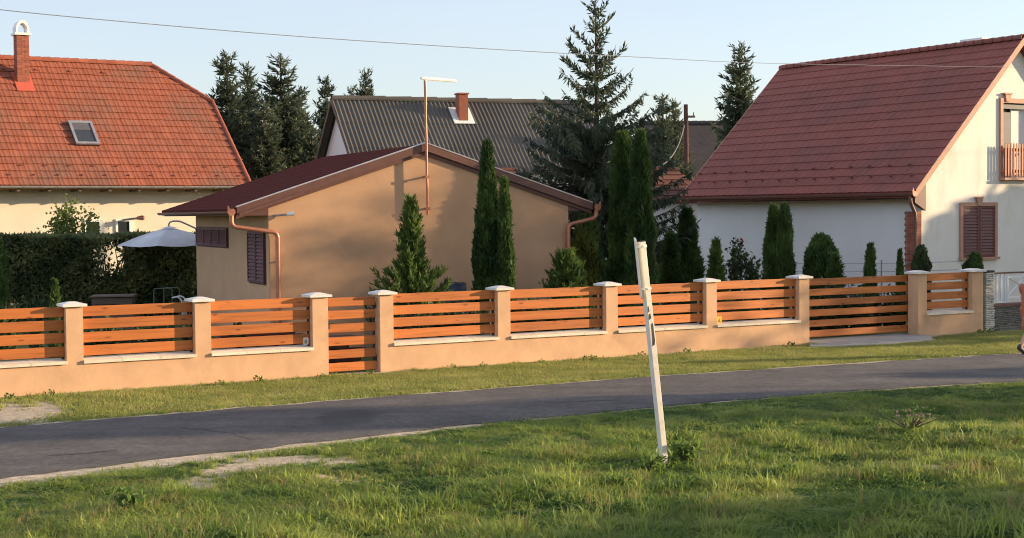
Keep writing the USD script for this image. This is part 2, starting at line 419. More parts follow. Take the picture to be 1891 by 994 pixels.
def bare(X, Y):
    """How bare of grass the soil is, 0 to 1."""
    X, Y = np.asarray(X, float), np.asarray(Y, float)
    s, p = sp(X, Y)
    n = fbm(np.stack([X * 1.3, Y * 1.3, 0 * X], -1), 4, 5)
    n2 = fbm(np.stack([X * 5, Y * 5, 0 * X], -1), 3, 8)
    d = np.zeros_like(X)
    for a, b, rx, ry, w in ((40, 760, 85, 22, 1.5), (90, 752, 60, 12, 1.0), (545, 852, 130, 9, 1.25), (430, 866, 70, 10, 1.15), (370, 893, 60, 14, 1.1), (600, 880, 90, 8, 0.6), (1700, 862, 70, 16, 0.55), (1500, 632, 120, 8, 0.3)):
        d = np.maximum(d, w * blob(X, Y, a, b, rx, ry))
    d = np.maximum(d, 1.3 * np.exp(-((p - FENCE_P) / 0.22) ** 2))
    d = np.maximum(d, 1.2 * np.exp(-((p - road_far(s)) / 0.25) ** 2))
    rn = road_near(s)
    wide = np.interp(s, [3, 6, 9, 12, 20], [0.5, 0.4, 0.2, 0.03, 0.02])
    d = np.maximum(d, 1.35 * np.exp(-(np.maximum(rn - p - wide * 0.5, 0) / (wide * 0.6)) ** 2) * (p < rn + 0.3))
    return np.clip(d * (0.1 + 1.75 * n) + (n2 - 0.5) * 1.1 * np.clip(d * 2, 0, 1), 0, 1)


def height(X, Y):
    X, Y = np.asarray(X, float), np.asarray(Y, float)
    s, p = sp(X, Y)
    w = np.clip((road_near(s) - 0.7 - p) / 2.5, 0, 1)
    n = fbm(np.stack([X * 0.8, Y * 0.8, 0 * X], -1), 3, 3) - 0.5
    return w * (0.22 * n - 0.03)


def axis_steps(lo, hi, step, far, grow=1.35):
    a = list(np.arange(lo, hi + 1e-6, step))
    d, x = step, hi
    while x < far:
        d *= grow; x += d; a.append(x)
    d, x = step, lo
    pre = []
    while x > -far:
        d *= grow; x -= d; pre.append(x)
    return np.array(pre[::-1] + a)


def grid_faces(nx, ny):
    i, j = np.meshgrid(np.arange(nx - 1), np.arange(ny - 1), indexing="ij")
    a = (i * ny + j).ravel()
    return np.stack([a, a + ny, a + ny + 1, a + 1], 1)


gx, gy = axis_steps(-13, 15, 0.10, 1800), axis_steps(10, 36, 0.10, 1800)
GX, GY = np.meshgrid(gx, gy, indexing="ij")
gv = np.stack([GX, GY, height(GX, GY)], -1).reshape(-1, 3)
M["soil"] = look("soil", {
    "a": ("attribute", {"attribute": "bare"}), "g": ("geometry", {}),
    "n": ("noise_texture", {"scale": 9.0, "detail": 6.0, "roughness": 0.7}), "n2": ("noise_texture", {"scale": 0.7, "detail": 4.0}),
    "ad": ("math", {"math_type": "multiply_add", "value2": 0.5, "value3": -0.25}), "sm": ("math", {"math_type": "add"}),
    "ms": ("map_range", {"from_min": 0.32, "from_max": 0.52, "clamp": True}),
    "gr": ("rgb_ramp", {"ramp": [(0.25, (0.075, 0.095, 0.028)), (0.5, (0.13, 0.145, 0.045)), (0.75, (0.20, 0.185, 0.075))]}),
    "dr": ("rgb_ramp", {"ramp": [(0.25, (0.22, 0.17, 0.11)), (0.5, (0.45, 0.375, 0.265)), (0.75, (0.62, 0.53, 0.39))]}),
    "mx": ("mix_color", {}), "b": ("bump", {"strength": 0.7, "distance": 0.02}), "p": ("principled_bsdf", {"roughness": 0.95, "specular_ior_level": 0.1})},
    [("g.position", "n.vector"), ("g.position", "n2.vector"), ("n.fac", "ad.value1"), ("a.fac", "sm.value1"), ("ad.value", "sm.value2"), ("sm.value", "ms.value"),
     ("n2.fac", "gr.fac"), ("n.fac", "dr.fac"), ("gr.color", "mx.a"), ("dr.color", "mx.b"), ("ms.result", "mx.fac"), ("mx.result", "p.base_color"), ("n.fac", "b.height"), ("b.normal", "p.normal")])
ground = obj("ground", (gv, grid_faces(len(gx), len(gy))), M["soil"], smooth=True)
UsdGeom.PrimvarsAPI(ground).CreatePrimvar("bare", Sdf.ValueTypeNames.FloatArray, "vertex").Set(Vt.FloatArray.FromNumpy(bare(gv[:, 0], gv[:, 1]).astype(np.float32)))
tag(ground, "soil of the verges and gardens, grassy with bare sandy patches", "ground", kind="structure")


def strip(s, lo, hi, z, rag_lo=0.0, rag_hi=0.0, seed=0, cols=5):
    """A sheet along the street between two edges, with ragged rims and skirts."""
    k = np.stack([s * 1.5, 0 * s, 0 * s], -1)
    lo = lo + rag_lo * (fbm(k, 5, seed) - 0.5) * 2
    hi = hi + rag_hi * (fbm(k, 5, seed + 9) - 0.5) * 2
    v = []
    for t in np.concatenate([[-0.004], np.linspace(0, 1, cols), [1.004]]):
        p = lo + t * (hi - lo)
        zz = np.full_like(s, z if 0 <= t <= 1 else -0.02) + (0.02 * (1 - (2 * t - 1) ** 2) if z > 0.015 and 0 <= t <= 1 else 0)
        v.append(np.stack([s * _cf - p * _sf, s * _sf + p * _cf, zz], -1))
    v = np.stack(v, 1)
    return v.reshape(-1, 3), grid_faces(v.shape[0], v.shape[1])


ss = np.concatenate([np.arange(-40, 0, 1.0), np.arange(0, 34, 0.06), np.arange(34, 90, 0.5)])
wide = np.interp(ss, [3, 6, 9, 12, 20], [0.5, 0.4, 0.15, -0.15, -0.3])
M["gravel"] = plain("gravel", (0.47, 0.39, 0.28), 0.95, 0.4, 9, 0.02, 40, dirt=(0.22, 0.18, 0.12), dirt_scale=3.0)
tag(obj("road_shoulder", strip(ss, road_near(ss) - wide, road_far(ss) + 0.10, 0.006, 0.32, 0.26, 3), M["gravel"], smooth=True), "pale gravelly shoulder along both edges of the road", "shoulder", kind="structure")
_st = on_ground(640, 776)
M["asphalt"] = look("asphalt", {
    "g": ("geometry", {}), "n": ("noise_texture", {"scale": 0.9, "detail": 6.0, "roughness": 0.65}), "f": ("noise_texture", {"scale": 11.0, "detail": 8.0, "roughness": 0.85}), "w": ("noise_texture", {"scale": 3.0, "detail": 5.0, "roughness": 0.7}),
    "mm": ("mapping", {"rotation": (0, 0, -FENCE_TH)}), "st": ("mapping", {"rotation": (0, 0, -FENCE_TH), "scale": (0.12, 1.6, 1.0)}), "tr": ("noise_texture", {"scale": 1.0, "detail": 3.0}),
    "r": ("rgb_ramp", {"ramp": [(0.3, (0.068, 0.064, 0.060)), (0.7, (0.122, 0.111, 0.102))]}), "fr": ("map_range", {"from_min": 0.3, "from_max": 0.7, "to_min": 0.45, "to_max": 1.6}), "hv": ("hsv", {"hue": 0.5, "saturation": 1.0, "fac": 1.0}),
    "tr2": ("map_range", {"from_min": 0.35, "from_max": 0.65, "to_min": 0.85, "to_max": 1.12}), "hv2": ("hsv", {"hue": 0.5, "saturation": 1.0, "fac": 1.0}),
    "sub": ("mix_color", {"blend_type": "subtract", "fac": 1.0, "b": (_st[0], _st[1], 0), "use_clamp": False}),
    "sm": ("mapping", {"rotation": (0, 0, -FENCE_TH), "scale": (1.6, 0.75, 1.0)}), "sg": ("gradient_texture", {"gradient_type": "spherical"}),
    "sa": ("math", {"math_type": "multiply"}), "sr": ("map_range", {"from_min": 0.10, "from_max": 0.22, "to_min": 0.0, "to_max": 0.7, "clamp": True}), "mx": ("mix_color", {"b": (0.045, 0.042, 0.042)}),
    "b": ("bump", {"strength": 0.6, "distance": 0.006}), "p": ("principled_bsdf", {"roughness": 0.85, "specular_ior_level": 0.3})},
    [("g.position", "n.vector"), ("g.position", "f.vector"), ("g.position", "w.vector"), ("n.fac", "r.fac"), ("f.fac", "fr.value"), ("fr.result", "hv.value"), ("r.color", "hv.color"),
     ("g.position", "st.vector"), ("st.vector", "tr.vector"), ("tr.fac", "tr2.value"), ("tr2.result", "hv2.value"), ("hv.color", "hv2.color"),
     ("g.position", "sub.a"), ("sub.result", "sm.vector"), ("sm.vector", "sg.vector"), ("sg.fac", "sa.value1"), ("w.fac", "sa.value2"), ("sa.value", "sr.value"), ("sr.result", "mx.fac"), ("hv2.color", "mx.a"),
     ("mx.result", "p.base_color"), ("f.fac", "b.height"), ("b.normal", "p.normal")])
road = tag(obj("road", strip(ss, road_near(ss), road_far(ss), 0.022, 0.12, 0.12, 17, 9), M["asphalt"], smooth=True), "narrow grey asphalt village road with a damp stain", "road", kind="structure")

# a few cracks in the asphalt
rng = np.random.default_rng(5)
for pts in (((1515, 758), (1470, 764), (1425, 767), (1395, 771)), ((770, 783), (800, 789), (835, 793), (870, 795)), ((90, 842), (160, 838), (215, 832)), ((980, 742), (1040, 744), (1090, 741), (1150, 739)), ((330, 790), (420, 800), (470, 812))):
    c = np.array([on_ground(x, y, .035) for x, y in pts])
    u_ = np.linspace(0, len(c) - 1, 26)
    c = np.stack([np.interp(u_, np.arange(len(c)), c[:, k]) for k in range(3)], 1)
    c[:, :2] += rng.normal(0, .025, (26, 2))
    s_, p_ = sp(c[:, 0], c[:, 1]); lo, hi = road_near(s_), road_far(s_)
    c[:, 2] = .027 + .02 * (1 - (2 * (p_ - lo) / (hi - lo) - 1) ** 2)
    w_ = .012 + .012 * rng.random(26); w_[[0, -1]] = .002
    v = np.stack([c + np.array([-.5, .86, 0]) * w_[:, None], c - np.array([-.5, .86, 0]) * w_[:, None]], 1).reshape(-1, 3)
    obj("crack", (v, grid_faces(26, 2)), M["dark_joint"], road)

# ------------------------------------------------------------------ the garden fence
POSTS = [(-120.0, -85.0), (122, 153.5), (360.4, 389.6), (577.5, 606.2), (702, 726.7), (919.8, 942.7), (1119.8, 1141.2), (1305, 1324), (1476.4, 1494.7), (1695.8, 1711.7), (1795.8, 1815.4)]
PS = [(FN.hit_y(a, 600, 0)[0], FN.hit_y(b, 600, 0)[0]) for a, b in POSTS]
WALL_TOP, POST_TOP, BOARD_Y, DEPTH = 0.505, 1.48, 0.13, 0.34
BOARD_Z = [0.617, 0.845, 1.073, 1.301]
BOARD_H = 0.178


def fence(label, first, last, start=None):
    f = thing("garden_fence", label, "fence", FN.o, FENCE_TH)
    for i in range(first, last + 1):
        if start is None or i > start:
            a, b = PS[i]
            pm = MB().box(a, b, 0, DEPTH, -0.05, POST_TOP)
            post = obj("post", pm, M["fence_stucco"], f)
            o = 0.062
            cap = MB().box(a - o, b + o, -o, DEPTH + o, POST_TOP + 0.002, POST_TOP + 0.045)
            cap.hull([(a - o + .008, -o + .008, POST_TOP + .045), (b + o - .008, -o + .008, POST_TOP + .045), (a - o + .008, DEPTH + o - .008, POST_TOP + .045), (b + o - .008, DEPTH + o - .008, POST_TOP + .045)]
                     + [(x, y, POST_TOP + .083) for x in ((a + b) / 2 - .06, (a + b) / 2 + .06) for y in (DEPTH / 2 - .06, DEPTH / 2 + .06)])
            obj("post_cap", cap, M["cap_stone"], post)
    rng = np.random.default_rng(40 + first)
    for i in range(first, last):
        x0, x1 = PS[i][1], PS[i + 1][0]
        obj("base_wall", MB().box(x0, x1, 0, DEPTH, -0.05, WALL_TOP), M["fence_stucco"], f)
        n = max(2, round((x1 - x0) / 0.58))
        for k in range(n):
            a, b = x0 + (x1 - x0) * k / n + 0.003, x0 + (x1 - x0) * (k + 1) / n - 0.003
            if k == 0: a = x0 - 0.004
            if k == n - 1: b = x1 + 0.004
            tilt = rng.uniform(-.002, .002)
            # a sill tile that slopes towards the street and overhangs the wall
            obj("sill_tile", MB().prism([(-0.045, WALL_TOP - 0.012 + tilt), (-0.045, WALL_TOP + 0.038 + tilt), (DEPTH - .03, WALL_TOP + 0.075), (DEPTH - .03, WALL_TOP + 0.003), (-0.004, WALL_TOP + 0.003), (-0.004, WALL_TOP - 0.012 + tilt)], 0, a, b), M["sill_stone"], f)
        for x in (x0 + 0.004, x1 - 0.044):
            obj("steel_upright", MB().box(x, x + 0.04, BOARD_Y + 0.03, BOARD_Y + 0.07, WALL_TOP + 0.06, POST_TOP - 0.02), M["dark_steel"], f)
        for z in BOARD_Z:
            dz, sl = rng.uniform(-.006, .006), rng.uniform(-.005, .005)
            m = MB().cbox(x0 + .006, x1 - .006, BOARD_Y, BOARD_Y + 0.026, z + dz, z + dz + BOARD_H, 0.006, 0)
            v, fc = m.data(); v = v.copy(); v[:, 2] += sl * (v[:, 0] - x0) / (x1 - x0)
            obj("board", (v, fc), M["board"], f)
    return f


fence_a = fence("peach stucco garden fence with orange boards, left of the narrow gate", 0, 3)
fence_b = fence("peach stucco garden fence with orange boards, between the narrow gate and the wide gate", 4, 8)
fence_c = fence("short peach stucco fence with one boarded opening, right of the wide gate", 9, 10)


def gate(name, label, x0, x1, y, zs, h, hinge):
    g = thing(name, label, "gate", FN.o, FENCE_TH)
    rng = np.random.default_rng(len(label))
    top = zs[-1] + h
    for x in (x0 + 0.012, x1 - 0.052):
        obj("frame_upright", MB().box(x, x + 0.04, y + 0.029, y + 0.069, zs[0] - 0.01, top - 0.02), M["dark_steel"], g)
    for z in (zs[0] + 0.03, top - 0.09):
        obj("frame_rail", MB().box(x0 + 0.054, x1 - 0.054, y + 0.029, y + 0.069, z, z + 0.04), M["dark_steel"], g)
    for z in zs:
        dz = rng.uniform(-.004, .004)
        obj("board", MB().cbox(x0 + .012, x1 - .012, y, y + 0.026, z + dz, z + dz + h, 0.006, 0), M["board"], g)
    for z in hinge:
        obj("hinge", MB().tube([(x1 + 0.0, y + 0.03, z), (x1 + 0.0, y + 0.03, z + 0.12)], 0.016, 8).box(x1 - 0.07, x1 + .012, y + 0.02, y + 0.03, z + .03, z + .09), M["dark_steel"], g)
    return g


xg0, xg1 = PS[3][1], PS[4][0]
gate1 = gate("garden_gate", "narrow garden gate of six orange boards with hinges on its right", xg0 + 0.01, xg1 - 0.03, 0.11, [0.045 + 0.2485 * k for k in range(6)], 0.165, (0.2, 1.22))
obj("lock", MB().box(xg0 + 0.02, xg0 + 0.07, 0.094, 0.108, 0.86, 1.02).tube([(xg0 + .045, .095, .97), (xg0 + .045, .06, .97), (xg0 + .13, .06, .97)], .009, 6), M["dark_steel"], gate1)
xc0, xc1 = PS[8][1], PS[9][0]
gate("driveway_gate", "wide sliding driveway gate of six orange boards on a concrete apron", xc0 - 0.15, xc1 + 0.15, DEPTH + 0.03, [0.10 + 0.238 * k for k in range(6)], 0.155, ())
ap = [FN.local(on_ground(x, y))[:2] for x, y in ((1496, 642), (1560, 641), (1640, 637), (1725, 630), (1722, 625))]
M_ap = MB()
_a = [(xc0 + 0.01, 0.6), (xc0 + 0.01, -0.0)] + [(p[0], p[1]) for p in ap[:4]] + [(xc1 + .25, -0.05), (xc1 - .01, -0.02), (xc1 - .01, 0.6)]
M_ap.prism(Polygon(_a).buffer(0.0), 2, -0.05, 0.035)
_v, _f = M_ap.data()
tag(obj("concrete_apron", (np.array([FN.world(*q) for q in _v]), _f), M["concrete"]), "pale concrete apron in front of the wide driveway gate", "pavement", kind="structure")

# small plates on the fence
px0 = FN.hit_y(560.5, 630, BOARD_Y - 0.012); px1 = FN.hit_y(569.5, 630, BOARD_Y - 0.012)
zc = FN.hit_y(565, 630, BOARD_Y)[1]
pl = thing("notice_plate", "small white square notice plate with a grey dog's head on the fence board", "sign", FN.o, FENCE_TH)
obj("plate", MB().box(px0[0], px1[0], BOARD_Y - 0.012, BOARD_Y - 0.001, zc - 0.065, zc + 0.065), M["white_metal"], pl)
cx = (px0[0] + px1[0]) / 2
obj("dog_pictogram", MB().prism(Polygon([(cx - .028, zc - .05), (cx + .026, zc - .05), (cx + .03, zc - .01), (cx + .018, zc + .015), (cx + .022, zc + .045), (cx + .008, zc + .03), (cx - .012, zc + .03), (cx - .024, zc + .045), (cx - .024, zc + .01), (cx - .04, zc - .012), (cx - .038, zc - .026)]), 1, BOARD_Y - 0.015, BOARD_Y - 0.0125), M["grey_tube"], pl)
ya = FN.hit_y(1323.5, 592, BOARD_Y - .012); yb = FN.hit_y(1333, 592, BOARD_Y - .012)
ys = thing("warning_plate", "small yellow warning plate on the lowest boards beside a post", "sign", FN.o, FENCE_TH)
obj("plate", MB().box(ya[0], yb[0], BOARD_Y - 0.014, BOARD_Y - 0.002, ya[1] - 0.085, ya[1] + 0.085), M["yellow"], ys)
_c = (ya[0] + yb[0]) / 2
obj("pictogram", MB().prism(Polygon([(_c - .03, ya[1] - .03), (_c + .03, ya[1] - .03), (_c, ya[1] + .03)]).difference(Polygon([(_c - .016, ya[1] - .021), (_c + .016, ya[1] - .021), (_c, ya[1] + .012)])), 1, BOARD_Y - 0.017, BOARD_Y - 0.0145), M["black_paint"], ys)

# ------------------------------------------------------------------ shared building parts
def rail(poly, axis, e0, e1):
    return MB().prism(poly, axis, e0, e1)


def gutter_profile(x, z, r=0.065, side=-1):
    """An open half-round gutter in section (x, z)."""
    a = np.linspace(PI, 2 * PI, 9)
    out = [(x + r * math.cos(t), z + r * math.sin(t)) for t in a]
    inn = [(x + (r - .008) * math.cos(t), z + (r - .008) * math.sin(t)) for t in a[::-1]]
    return Polygon(out + inn)


def mapped(m, O, U, V, W):
    """uvw coordinates -> O + u U + v V + w W."""
    v, f = m.data()
    O, U, V, W = (np.asarray(q, float) for q in (O, U, V, W))
    v = O + v[:, :1] * U + v[:, 1:2] * V + v[:, 2:] * W
    if np.dot(np.cross(U, V), W) < 0:
        f = f[:, ::-1]
    return v, f


def shutters(parent, O, U, V, W, w, h, mat, leaves=2, slats=12, rim=0.05):
    """Louvred shutters in an opening w x h: U across, V up, W out of the wall. Each leaf is a part, its slats sub-parts."""
    lw = w / leaves
    for k in range(leaves):
        u0, u1 = k * lw + .004, (k + 1) * lw - .004
        b = MB().box(u0, u0 + rim, 0, h, 0.012, 0.05).box(u1 - rim, u1, 0, h, 0.012, 0.05).box(u0 + rim, u1 - rim, 0, rim, 0.012, 0.05).box(u0 + rim, u1 - rim, h - rim, h, 0.012, 0.05)
        b.box(u0 + rim, u1 - rim, rim, h - rim, 0.006, 0.014)
        leaf = obj("shutter_leaf", mapped(b, O, U, V, W), mat, parent)
        st = (h - 2 * rim) / slats
        for i in range(slats):
            v0 = rim + i * st
            s = MB().prism([(v0 + .002, 0.052), (v0 + .002, 0.040), (v0 + st * .88, 0.018), (v0 + st * .88, 0.030)], 0, u0 + rim + .002, u1 - rim - .002)
            obj("slat", mapped(s, O, U, V, W), mat, leaf)


def bricks_column(parent, w, d, z0, z1, rows, mat_brick, joint=0.012, ox=0.0, oy=0.0, faces="full"):
    """A square brick shaft at (ox, oy): every course of stretchers, each brick a mesh of its own around a mortar core."""
    core = obj("brick_shaft", MB().box(ox + .012, ox + w - .012, oy + .012, oy + d - .012, z0, z1), M["mortar"], parent)
    ch = (z1 - z0) / rows
    rng = np.random.default_rng(int(abs(z1 * 100)))
    for r in range(rows):
        a, b = z0 + r * ch + joint / 2, z0 + (r + 1) * ch - joint / 2
        q = w * (0.62 if r % 2 else 0.38)
        for x0, x1, y0, y1 in ((0, q - joint / 2, 0, d * .45), (q + joint / 2, w, 0, d * .45), (0, .1, d * .45 + joint, d), (w - .1, w, d * .45 + joint, d)):
            j = rng.uniform(0, .004)
            obj("brick", MB().box(ox + x0 - j * (x0 == 0), ox + x1 + j * (x1 == w), oy + y0 - j * (y0 == 0), oy + y1, a, b), mat_brick, core)
    return core


# ------------------------------------------------------------------ the peach garage
GA = Frame((-5.286, 33.0, 0), math.radians(24.0))
GW, GL = 7.26, 7.3
GZE, GZR, GOL, GOR, GF, GB = 3.16, 4.60, 0.79, 0.66, 0.10, 7.75
garage = thing("garage_house", "low peach stucco outbuilding with a shallow brown gable roof behind the fence", "building", GA.o, GA.th)
gs = (GZR - GZE) / (GW / 2 + GOL)
gtop = lambda x: GZR - abs(x - GW / 2) * gs
T = 0.12
obj("wall", MB().prism([(0, -0.1), (0, gtop(0) - T - .004), (GW / 2, GZR - T - .004), (GW, gtop(GW) - T - .004), (GW, -0.1)], 1, 0, GL), M["garage_stucco"], garage)
xl, xr = -GOL, GW + GOR
roof_poly = [(xl, gtop(xl)), (GW / 2, GZR), (xr, gtop(xr)), (xr, gtop(xr) - T), (GW / 2, GZR - T), (xl, gtop(xl) - T)]
groof = obj("roof", MB().prism(roof_poly, 1, -GF + 0.02, GB), M["shingle"], garage)
# shallow shingle courses, each one a raised sheet
for side, xe in ((-1, xl), (1, xr)):
    run = abs(GW / 2 - xe); n = 24
    for k in range(n):
        t0, t1 = k / n, (k + 1.12) / n
        xa, xb = xe + (GW / 2 - xe) * t0, xe + (GW / 2 - xe) * min(t1, 1)
        za, zb = gtop(xa), gtop(xb)
        obj("shingle_course", MB().prism([(xa, za + .003), (xa, za + .013), (xb, zb + .006), (xb, zb + .002)], 1, -GF + .021, GB - .002), M["shingle"], groof)
for side, xe in ((-1, xl + .07), (1, xr - .07)):
    zz = gtop(xe)
    bb = MB().prism([(xe, zz - 0.15), (xe, zz + 0.02), (GW / 2, GZR + 0.02), (GW / 2, GZR - 0.15)], 1, -GF - 0.012, -GF + 0.018)
    obj("barge_board", bb, M["brown_trim"], garage)
    obj("barge_board", MB().prism([(xe, zz - 0.235), (xe, zz - 0.155), (GW / 2, GZR - 0.155), (GW / 2, GZR - 0.235)], 1, -GF + 0.05, -GF + 0.075), M["brown_trim"], garage)
    obj("verge_flashing", MB().prism([(xe, zz + 0.022), (xe, zz + 0.045), (GW / 2, GZR + 0.045), (GW / 2, GZR + 0.022)], 1, -GF - 0.02, -GF + 0.09), M["flash_edge"], garage)
for x0, x1 in ((xl + .05, -.004), (GW + .004, xr - .05)):
    hi = gtop(x0 if x0 < 0 else x1) - T - .004
    obj("soffit", MB().box(x0, x1, -GF + .078, GB - .05, hi - .03, hi), M["brown_trim"], garage)
    zi = gtop(x1 if x0 < 0 else x0) - T - .006
    ed = x0 if x0 < 0 else x1; ne = x1 if x0 < 0 else x0
    obj("eave_cheek", MB().prism([(ed, hi + .001), (ne, hi + .001), (ne, zi)], 1, -0.012, 0.012), M["brown_trim"], garage)
# fringe of the barge boards near the left eave, cut in a wave
fr = [(xl + .12 + k * .055, gtop(xl + .12 + k * .055) - .17 - (.028 if k % 2 else .0)) for k in range(27)]
obj("wavy_fringe", MB().prism(fr + [(fr[-1][0], gtop(fr[-1][0]) - .12), (fr[0][0], gtop(fr[0][0]) - .12)], 1, -GF - .03, -GF - .014), M["brown_trim"], garage)
for xe, nm in ((xl - 0.055, 0), (xr + 0.055, 1)):
    zg = gtop(xl if nm == 0 else xr) - 0.045
    gt = obj("gutter", rail(gutter_profile(xe, zg, .068), 1, -GF - .03, GB + .02), M["brown_gutter"], garage)
    cup = MB().prism(shapely.geometry.Point(xe, zg - .01).buffer(.085, 6).intersection(shapely.geometry.box(xe - 1, zg - 1, xe + 1, zg + .055)), 1, -GF - .052, -GF - .03)
    cup.prism([(xe - .085 if nm == 0 else xe + .085, zg + .03), (xe - .075 if nm == 0 else xe + .075, zg + .13), (xe - .03 if nm == 0 else xe + .03, zg + .05)], 1, -GF - .05, -GF - .032)
    obj("gutter_end", cup, M["copper"], gt)
zl = gtop(xl) - .11
dp = bend([(xl - .045, -GF + .02, zl), (xl - .045, -GF + .02, zl - .26), (0.17, -.09, zl - .40), (0.17, -.09, -0.02)], .12, 5)
d1 = obj("downpipe", MB().tube(dp, .05, 10), M["copper"], garage, smooth=60)
obj("pipe_clip", MB().tube([(0.17, -.09, 2.0), (0.17, -.09, 2.03)], .058, 10).box(.16, .18, -.04, 0, 2.0, 2.03), M["copper"], d1)
zr_ = gtop(xr) - .11
dp = bend([(xr + .045, -GF + .02, zr_), (xr + .045, -GF + .02, zr_ - .20), (GW - .05, -.09, zr_ - .36), (GW - .05, -.09, -0.02)], .12, 5)
d2 = obj("downpipe", MB().tube(dp, .05, 10), M["copper"], garage, smooth=60)
obj("pipe_clip", MB().tube([(GW - .05, -.09, 1.9), (GW - .05, -.09, 1.93)], .058, 10).box(GW - .06, GW - .04, -.04, 0, 1.9, 1.93), M["copper"], d2)
# louvred windows of the side wall (it faces -x)
for y0, y1, z0, z1, lv, sl, nm in ((0.28, 1.72, 1.52, 2.66, 2, 13, 0), (3.72, 7.12, 2.27, 2.72, 4, 7, 1)):
    wn = obj("window", MB().box(-.012, -.002, y0 - .03, y1 + .03, z0 - .03, z1 + .03), M["plum_shutter"], garage)
    lw = (y1 - y0) / lv
    for k in range(lv):
        O = np.array([-.013, y1 - k * lw, z0]); U = np.array([0, -1, 0]); V = np.array([0, 0, 1]); W = np.array([-1, 0, 0])
        h, rim = z1 - z0, .045
        b = MB().box(.004, rim, 0, h, .0, .045).box(lw - rim, lw - .004, 0, h, .0, .045).box(rim, lw - rim, 0, rim, .0, .045).box(rim, lw - rim, h - rim, h, .0, .045)
        obj("shutter_leaf", mapped(b, O, U, V, W), M["plum_shutter"], wn)
        st = (h - 2 * rim) / sl
        for i in range(sl):
            v0 = rim + i * st
            obj("slat", mapped(MB().prism([(v0 + .002, .045), (v0 + .002, .030), (v0 + st * .85, .004), (v0 + st * .85, .018)], 0, rim + .002, lw - rim - .002), O, U, V, W), M["plum_shutter"], wn)
# aerial mast on the gable, standing off the wall on two brackets
mast = thing("aerial_mast", "tall thin copper-coloured mast with a white aerial on the peach gable", "antenna", GA.o, GA.th)
ax = 3.64
lean = lambda z: ax - (z - 3.06) * .010
obj("pole", MB().tube([(lean(3.0), -.165, 3.0), (lean(6.1), -.165, 6.1)], .03, 8), M["copper"], mast, smooth=60)
for z in (3.14, 3.86):
    obj("bracket", MB().box(lean(z) - .02, lean(z) + .02, -.165, -.003, z - .02, z + .02).box(lean(z) - .05, lean(z) + .05, -.205, -.125, z - .03, z + .03), M["copper"], mast)
an = MB()
A0 = np.array([lean(6.1) - .03, -.20, 6.07]); AD = np.array([.92, .40, 0]); AD /= np.linalg.norm(AD)
aerial = obj("aerial", MB().tube([A0 - AD * .1, A0 + AD * 1.0], .032, 8), M["white_paint"], mast)
for k in range(30):
    q = A0 + AD * (.02 + k * .033)
    obj("aerial_element", MB().box(q[0] - .009, q[0] + .009, q[1] - .005, q[1] + .005, q[2] - .045, q[2] + .045), M["white_paint"], aerial)
lamp = thing("wall_lamp", "small pale spotlight on an arm under the left rake of the peach gable", "lamp", GA.o, GA.th)
obj("arm", MB().tube([(.12, -.003, 3.02), (.20, -.08, 3.02), (.40, -.12, 3.04)], .022, 8), M["grey_tube"], lamp, smooth=60)
obj("lamp_head", MB().tube([(.38, -.115, 3.04), (.47, -.14, 3.055), (.53, -.155, 3.065)], [.03, .05, .055], 10), M["white_paint"], lamp, smooth=40)

# ------------------------------------------------------------------ the red-tiled house on the left
LH = Frame((-math.sin(math.radians(33)) * 52.0, math.cos(math.radians(33)) * 52.0, 0), math.radians(33.0))
LS0, LS1, LRX, LW, LHW = 4.8, 22.35, 20.5, 5.2, 3.58
LZE, LZR = 4.11, 8.88
lsl = (LZR - LZE) / LW
lhz = LZE + lsl * LHW
left = thing("tiled_house", "cream house with a large orange-red tiled half-hipped roof behind the hedge", "house", LH.o, LH.th)
obj("wall", MB().box(LS0 + .5, LS1 - .5, .95, 2 * LW - .5, -0.1, LZE - .06), M["cream_wall"], left)
lr = MB().hull([(LS0, 0, LZE), (LS1, 0, LZE), (LS0, 2 * LW, LZE), (LS1, 2 * LW, LZE), (LS0, 0, LZE - .12), (LS1, 0, LZE - .12), (LS0, 2 * LW, LZE - .12), (LS1, 2 * LW, LZE - .12),
                (LS0, LW, LZR), (LRX, LW, LZR), (LS1, LHW, lhz), (LS1, 2 * LW - LHW, lhz)])
lroof = obj("roof", lr, M["left_tile"], left)
CO, TW = 0.369, 0.34
LEN = math.hypot(LW, LZR - LZE)
cb, sb = LW / LEN, (LZR - LZE) / LEN


def edge_s(b):
    w = b * cb
    return np.where(w < LHW, LS1 + .02, LS1 + .02 - (w - LHW) / (LW - LHW) * (LS1 - LRX))


def tile_mesh(s0, b0, rng):
    prof = [(0, .006), (.05, .017), (.11, .009), (.19, .019), (.27, .009), (.348, .010)]
    v = []
    dz, db, ds = rng.uniform(-.004, .004), rng.uniform(-.008, .008), rng.uniform(-.003, .003)
    for b, lift in ((b0 + db, .048), (b0 + CO + .04, .004)):
        for i, (x, h) in enumerate(prof):
            v.append((s0 + x + ds, b + (.022 if i in (0,) and lift > .02 else 0), h + lift + dz))
    for x, h in prof:
        v.append((s0 + x + ds, b0 + db + .004, .006))
    v = np.array(v)
    v[:, 0] = np.minimum(v[:, 0], edge_s(v[:, 1]))
    P = np.stack([v[:, 0], v[:, 1] * cb - v[:, 2] * sb, LZE + v[:, 1] * sb + v[:, 2] * cb], 1)
    f = []
    for k in range(5):
        f += [(k, k + 1, k + 7, k + 6), (12 + k, 13 + k, k + 1, k)]
    return P, np.array(f)


